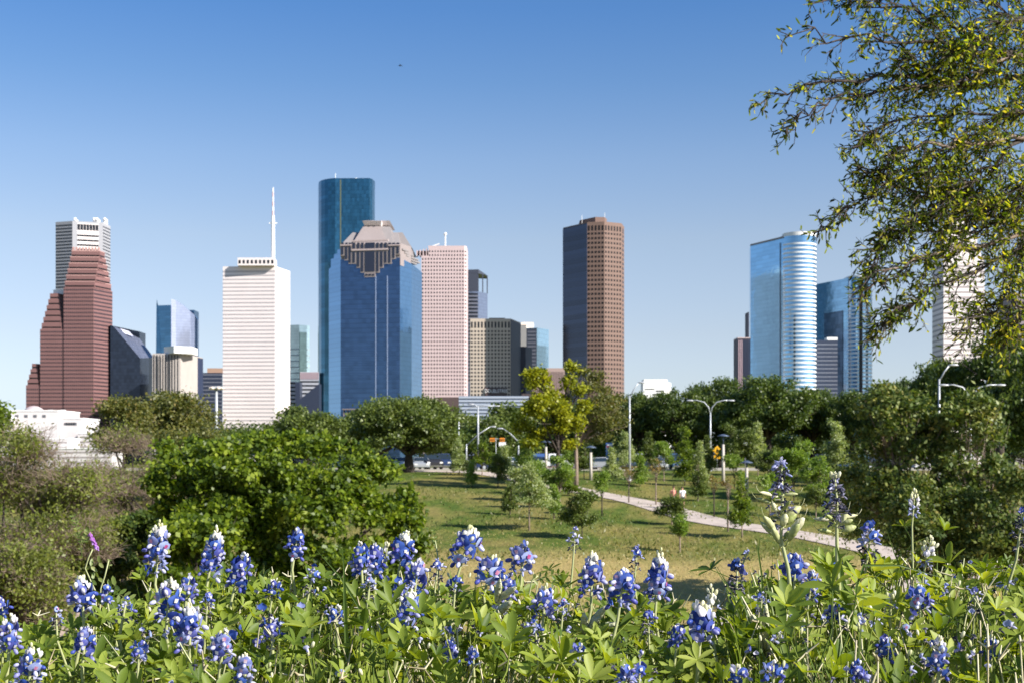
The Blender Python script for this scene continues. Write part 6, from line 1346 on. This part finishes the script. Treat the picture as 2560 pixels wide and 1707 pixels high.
blade('longest grass blade, rising straight in front of the wide violet cluster',[(874,1707),(866,1600),(862,1500),(860,1420),(856,1362)],2.05,.008)
blade('grass blade slanting from the left to the violet cluster',[(900,1520),(850,1440),(790,1372)],2.2,.006)
blade('grass blade leaning left of the short cream-topped bluebonnet',[(628,1600),(640,1540),(662,1480)],2.2,.005)
blade('thin dark grass blade rising left of the dark withered bluebonnet',[(1850,1540),(1830,1480),(1786,1405)],2.3,.004)
blade('broad arching grass blade right of the second podded lupine',[(2120,1500),(2105,1440),(2098,1390),(2088,1350)],2.25,.010)
blade('thin grass blade bending left above the big leaves',[(1905,1440),(1895,1375),(1900,1345),(1950,1360)],2.3,.003)
blade('short thin grass blade beside the lone high bluebonnet',[(780,1500),(775,1460),(765,1390)],2.4,.004)
blade('long horizontal grass blade bending right under the slender spike',[(2130,1500),(2160,1412),(2250,1412),(2380,1450)],2.15,.006)
blade('thin straw-like grass blade right of the lilac drooping spike',[(2270,1460),(2235,1380),(2216,1320)],2.5,.003)
blade('grass blade at the bottom right, leaning left',[(2420,1707),(2400,1620),(2390,1540)],1.9,.007)
# ------------------------------------------------------------------ leafy ground cover under the flowers
n=7600; rg=np.random.default_rng(77)
y=1.30+2.0*rg.random(n)**.95; xx=rg.uniform(-1,1,n)*(.62*y*1.0+.95); px=CX+xx*F/y
ztop=np.array([ (HZ-sil(p))*2.5/F for p in px]); ztop=np.where(y<2.5, ztop-(2.5-y)*.03, ztop-np.maximum(0,y-2.55)*.28)
hgt=np.minimum(ztop,-.20)-(-.5)
clump_=np.sin(xx*9+y*5)*.5+np.sin(xx*4.1-y*11+2)*.5
u=1-rg.random(n)**1.7*.85
z=-.5+np.maximum(.03,hgt*(u+.09*clump_-.06+.045*rg.normal(size=n)))
keep=~((y<1.75)&(z>-.33+.04*rg.random(n)))&~((y<1.5)&(z>-.36)); pz=HZ-z*F/y; px=CX+xx*F/y
for sp_ in SP:
    Ds=float(np.interp(sp_[3],[1290,1420,1560,1720],[2.75,2.5,2.15,1.75]))
    hit=(np.abs(px-(sp_[0]+sp_[2])/2)<sp_[4]*.5+22)&(pz>sp_[1]-34)&(pz<sp_[3]+30)&(y<Ds+.03); keep&=~(hit&(rg.random(len(xx))<.88))
xx,y,z=xx[keep],y[keep],z[keep]; n=len(xx)
P=np.stack([xx,y,z],1); U=np.stack([rg.normal(size=n)*.45+.25,rg.normal(size=n)*.45-.2,np.ones(n)],1)
size=.022+.024*rg.random(n)**1.3*(1+.35*(xx>.4))
v2=palmate(P,U,size,5)
B=P+np.stack([rg.normal(size=n)*.035,rg.normal(size=n)*.035,-np.minimum(z+.5,.06+.10*rg.random(n))],1)
v1=stalks(B,P,.0016,.001,rg.normal(size=(n,3))*.006)
V_,Q_,T_=join([v1,v2]); o=link('lupine_leaves',qmesh('lupine_leaves',V_,Q_,L_lup,T_)); tag(o,'dense lupine leaves covering the ground under the flower spikes','ground cover',kind='stuff')
n=3900; y=1.35+1.8*rg.random(n); xx=rg.uniform(-1,1,n)*(.62*y+.8); px=CX+xx*F/y; zt=np.array([(HZ-sil(p))*2.5/F for p in px]); hh=(zt+.5)*(.45+.55*rg.random(n)); hh=np.where(y<1.8,np.minimum(hh,.17),hh)
A=np.stack([xx,y,np.full(n,-.51)],1); lean=rg.normal(size=(n,3))*.07; Bp=A+np.stack([lean[:,0],lean[:,1],hh],1)
d=Bp-A; v=leaves(A,d,rg.normal(size=(n,3)),np.linalg.norm(d,axis=1),.0045,'fold'); s2=stalks(A[:1100]+[.01,0,0],Bp[:1100]+[.01,0,-.02],.0024,.0014,rg.normal(size=(1100,3))*.012)
o=link('lupine_stems',qmesh('lupine_stems',s2[0],s2[1],[M_stem],s2[2])); tag(o,'pale green lupine stems crowding between the leaves','stems',kind='stuff')
V_,Q_,T_=v; o=link('undergrowth',qmesh('undergrowth',V_,Q_,[L_grass],T_)); tag(o,'grass blades and green stems growing through the lupine leaves','ground cover',kind='stuff')
n=260; y=1.5+1.3*rg.random(n); xx=rg.uniform(-1,1,n)*(.42*y); px=CX+xx*F/y; zt=np.array([(HZ-sil(p))*2.5/F for p in px])
A=np.stack([xx,y,np.full(n,-.5)],1); Bp=A+np.stack([rg.normal(size=n)*.05,rg.normal(size=n)*.05,(zt+.5)*(.55+.42*rg.random(n))-np.maximum(0,2.3-y)*.05],1)
v=stalks(A,Bp,.0026,.0011,rg.normal(size=(n,3))*.03); sd_=stalks(np.repeat(Bp,3,0),np.repeat(Bp,3,0)+rg.normal(size=(n*3,3))*[.009,.009,.009]+[0,0,.006],.0022,.0010)
V_,Q_,T_=join([v,sd_]); o=link('dry_stems',qmesh('dry_stems',V_,Q_,[leafmat('straw',[(.30,.24,.13),(.44,.40,.24),(.58,.54,.38)],0)],T_)); tag(o,'tan dried stems and husks tangled among the lupine leaves','dry stems',kind='stuff')
# tiny blossoms and dried bits in the undergrowth
n=150; y=1.7+.9*rg.random(n); xx=rg.uniform(-1,1,n)*(.40*y); px=CX+xx*F/y; zt=np.array([(HZ-sil(p))*2.5/F for p in px]); z=zt-.01-.07*rg.random(n)-(2.6-y)*.02
V=[];Q=[];MI=[];T=[];b=0
for i in range(n):
    for k in range(rg.integers(2,5)):
        kk=['dry','faded','bud','open'][rg.choice(4,p=[.3,.4,.2,.1])]; vt,qt,mi=FL[kk]; sc=.010; a=rg.random()*6.28; ca,sa=math.cos(a),math.sin(a); x_=vt[:,0]*sc; y_=vt[:,1]*sc; o3=rg.normal(size=3)*.008
        V.append(np.stack([x_*ca-y_*sa+xx[i]+o3[0],x_*sa+y_*ca+y[i]+o3[1],vt[:,2]*sc+z[i]+o3[2]],1));Q.append(qt+b);MI.append(mi);T.append(np.full(len(vt),rg.random()));b+=len(vt)
o=link('spent_blooms',qmesh('spent_blooms',np.concatenate(V),np.concatenate(Q),PETMATS,np.concatenate(T),False,np.concatenate(MI))); tag(o,'spent lilac and cream blossoms scattered through the leaves','blossoms',kind='stuff')
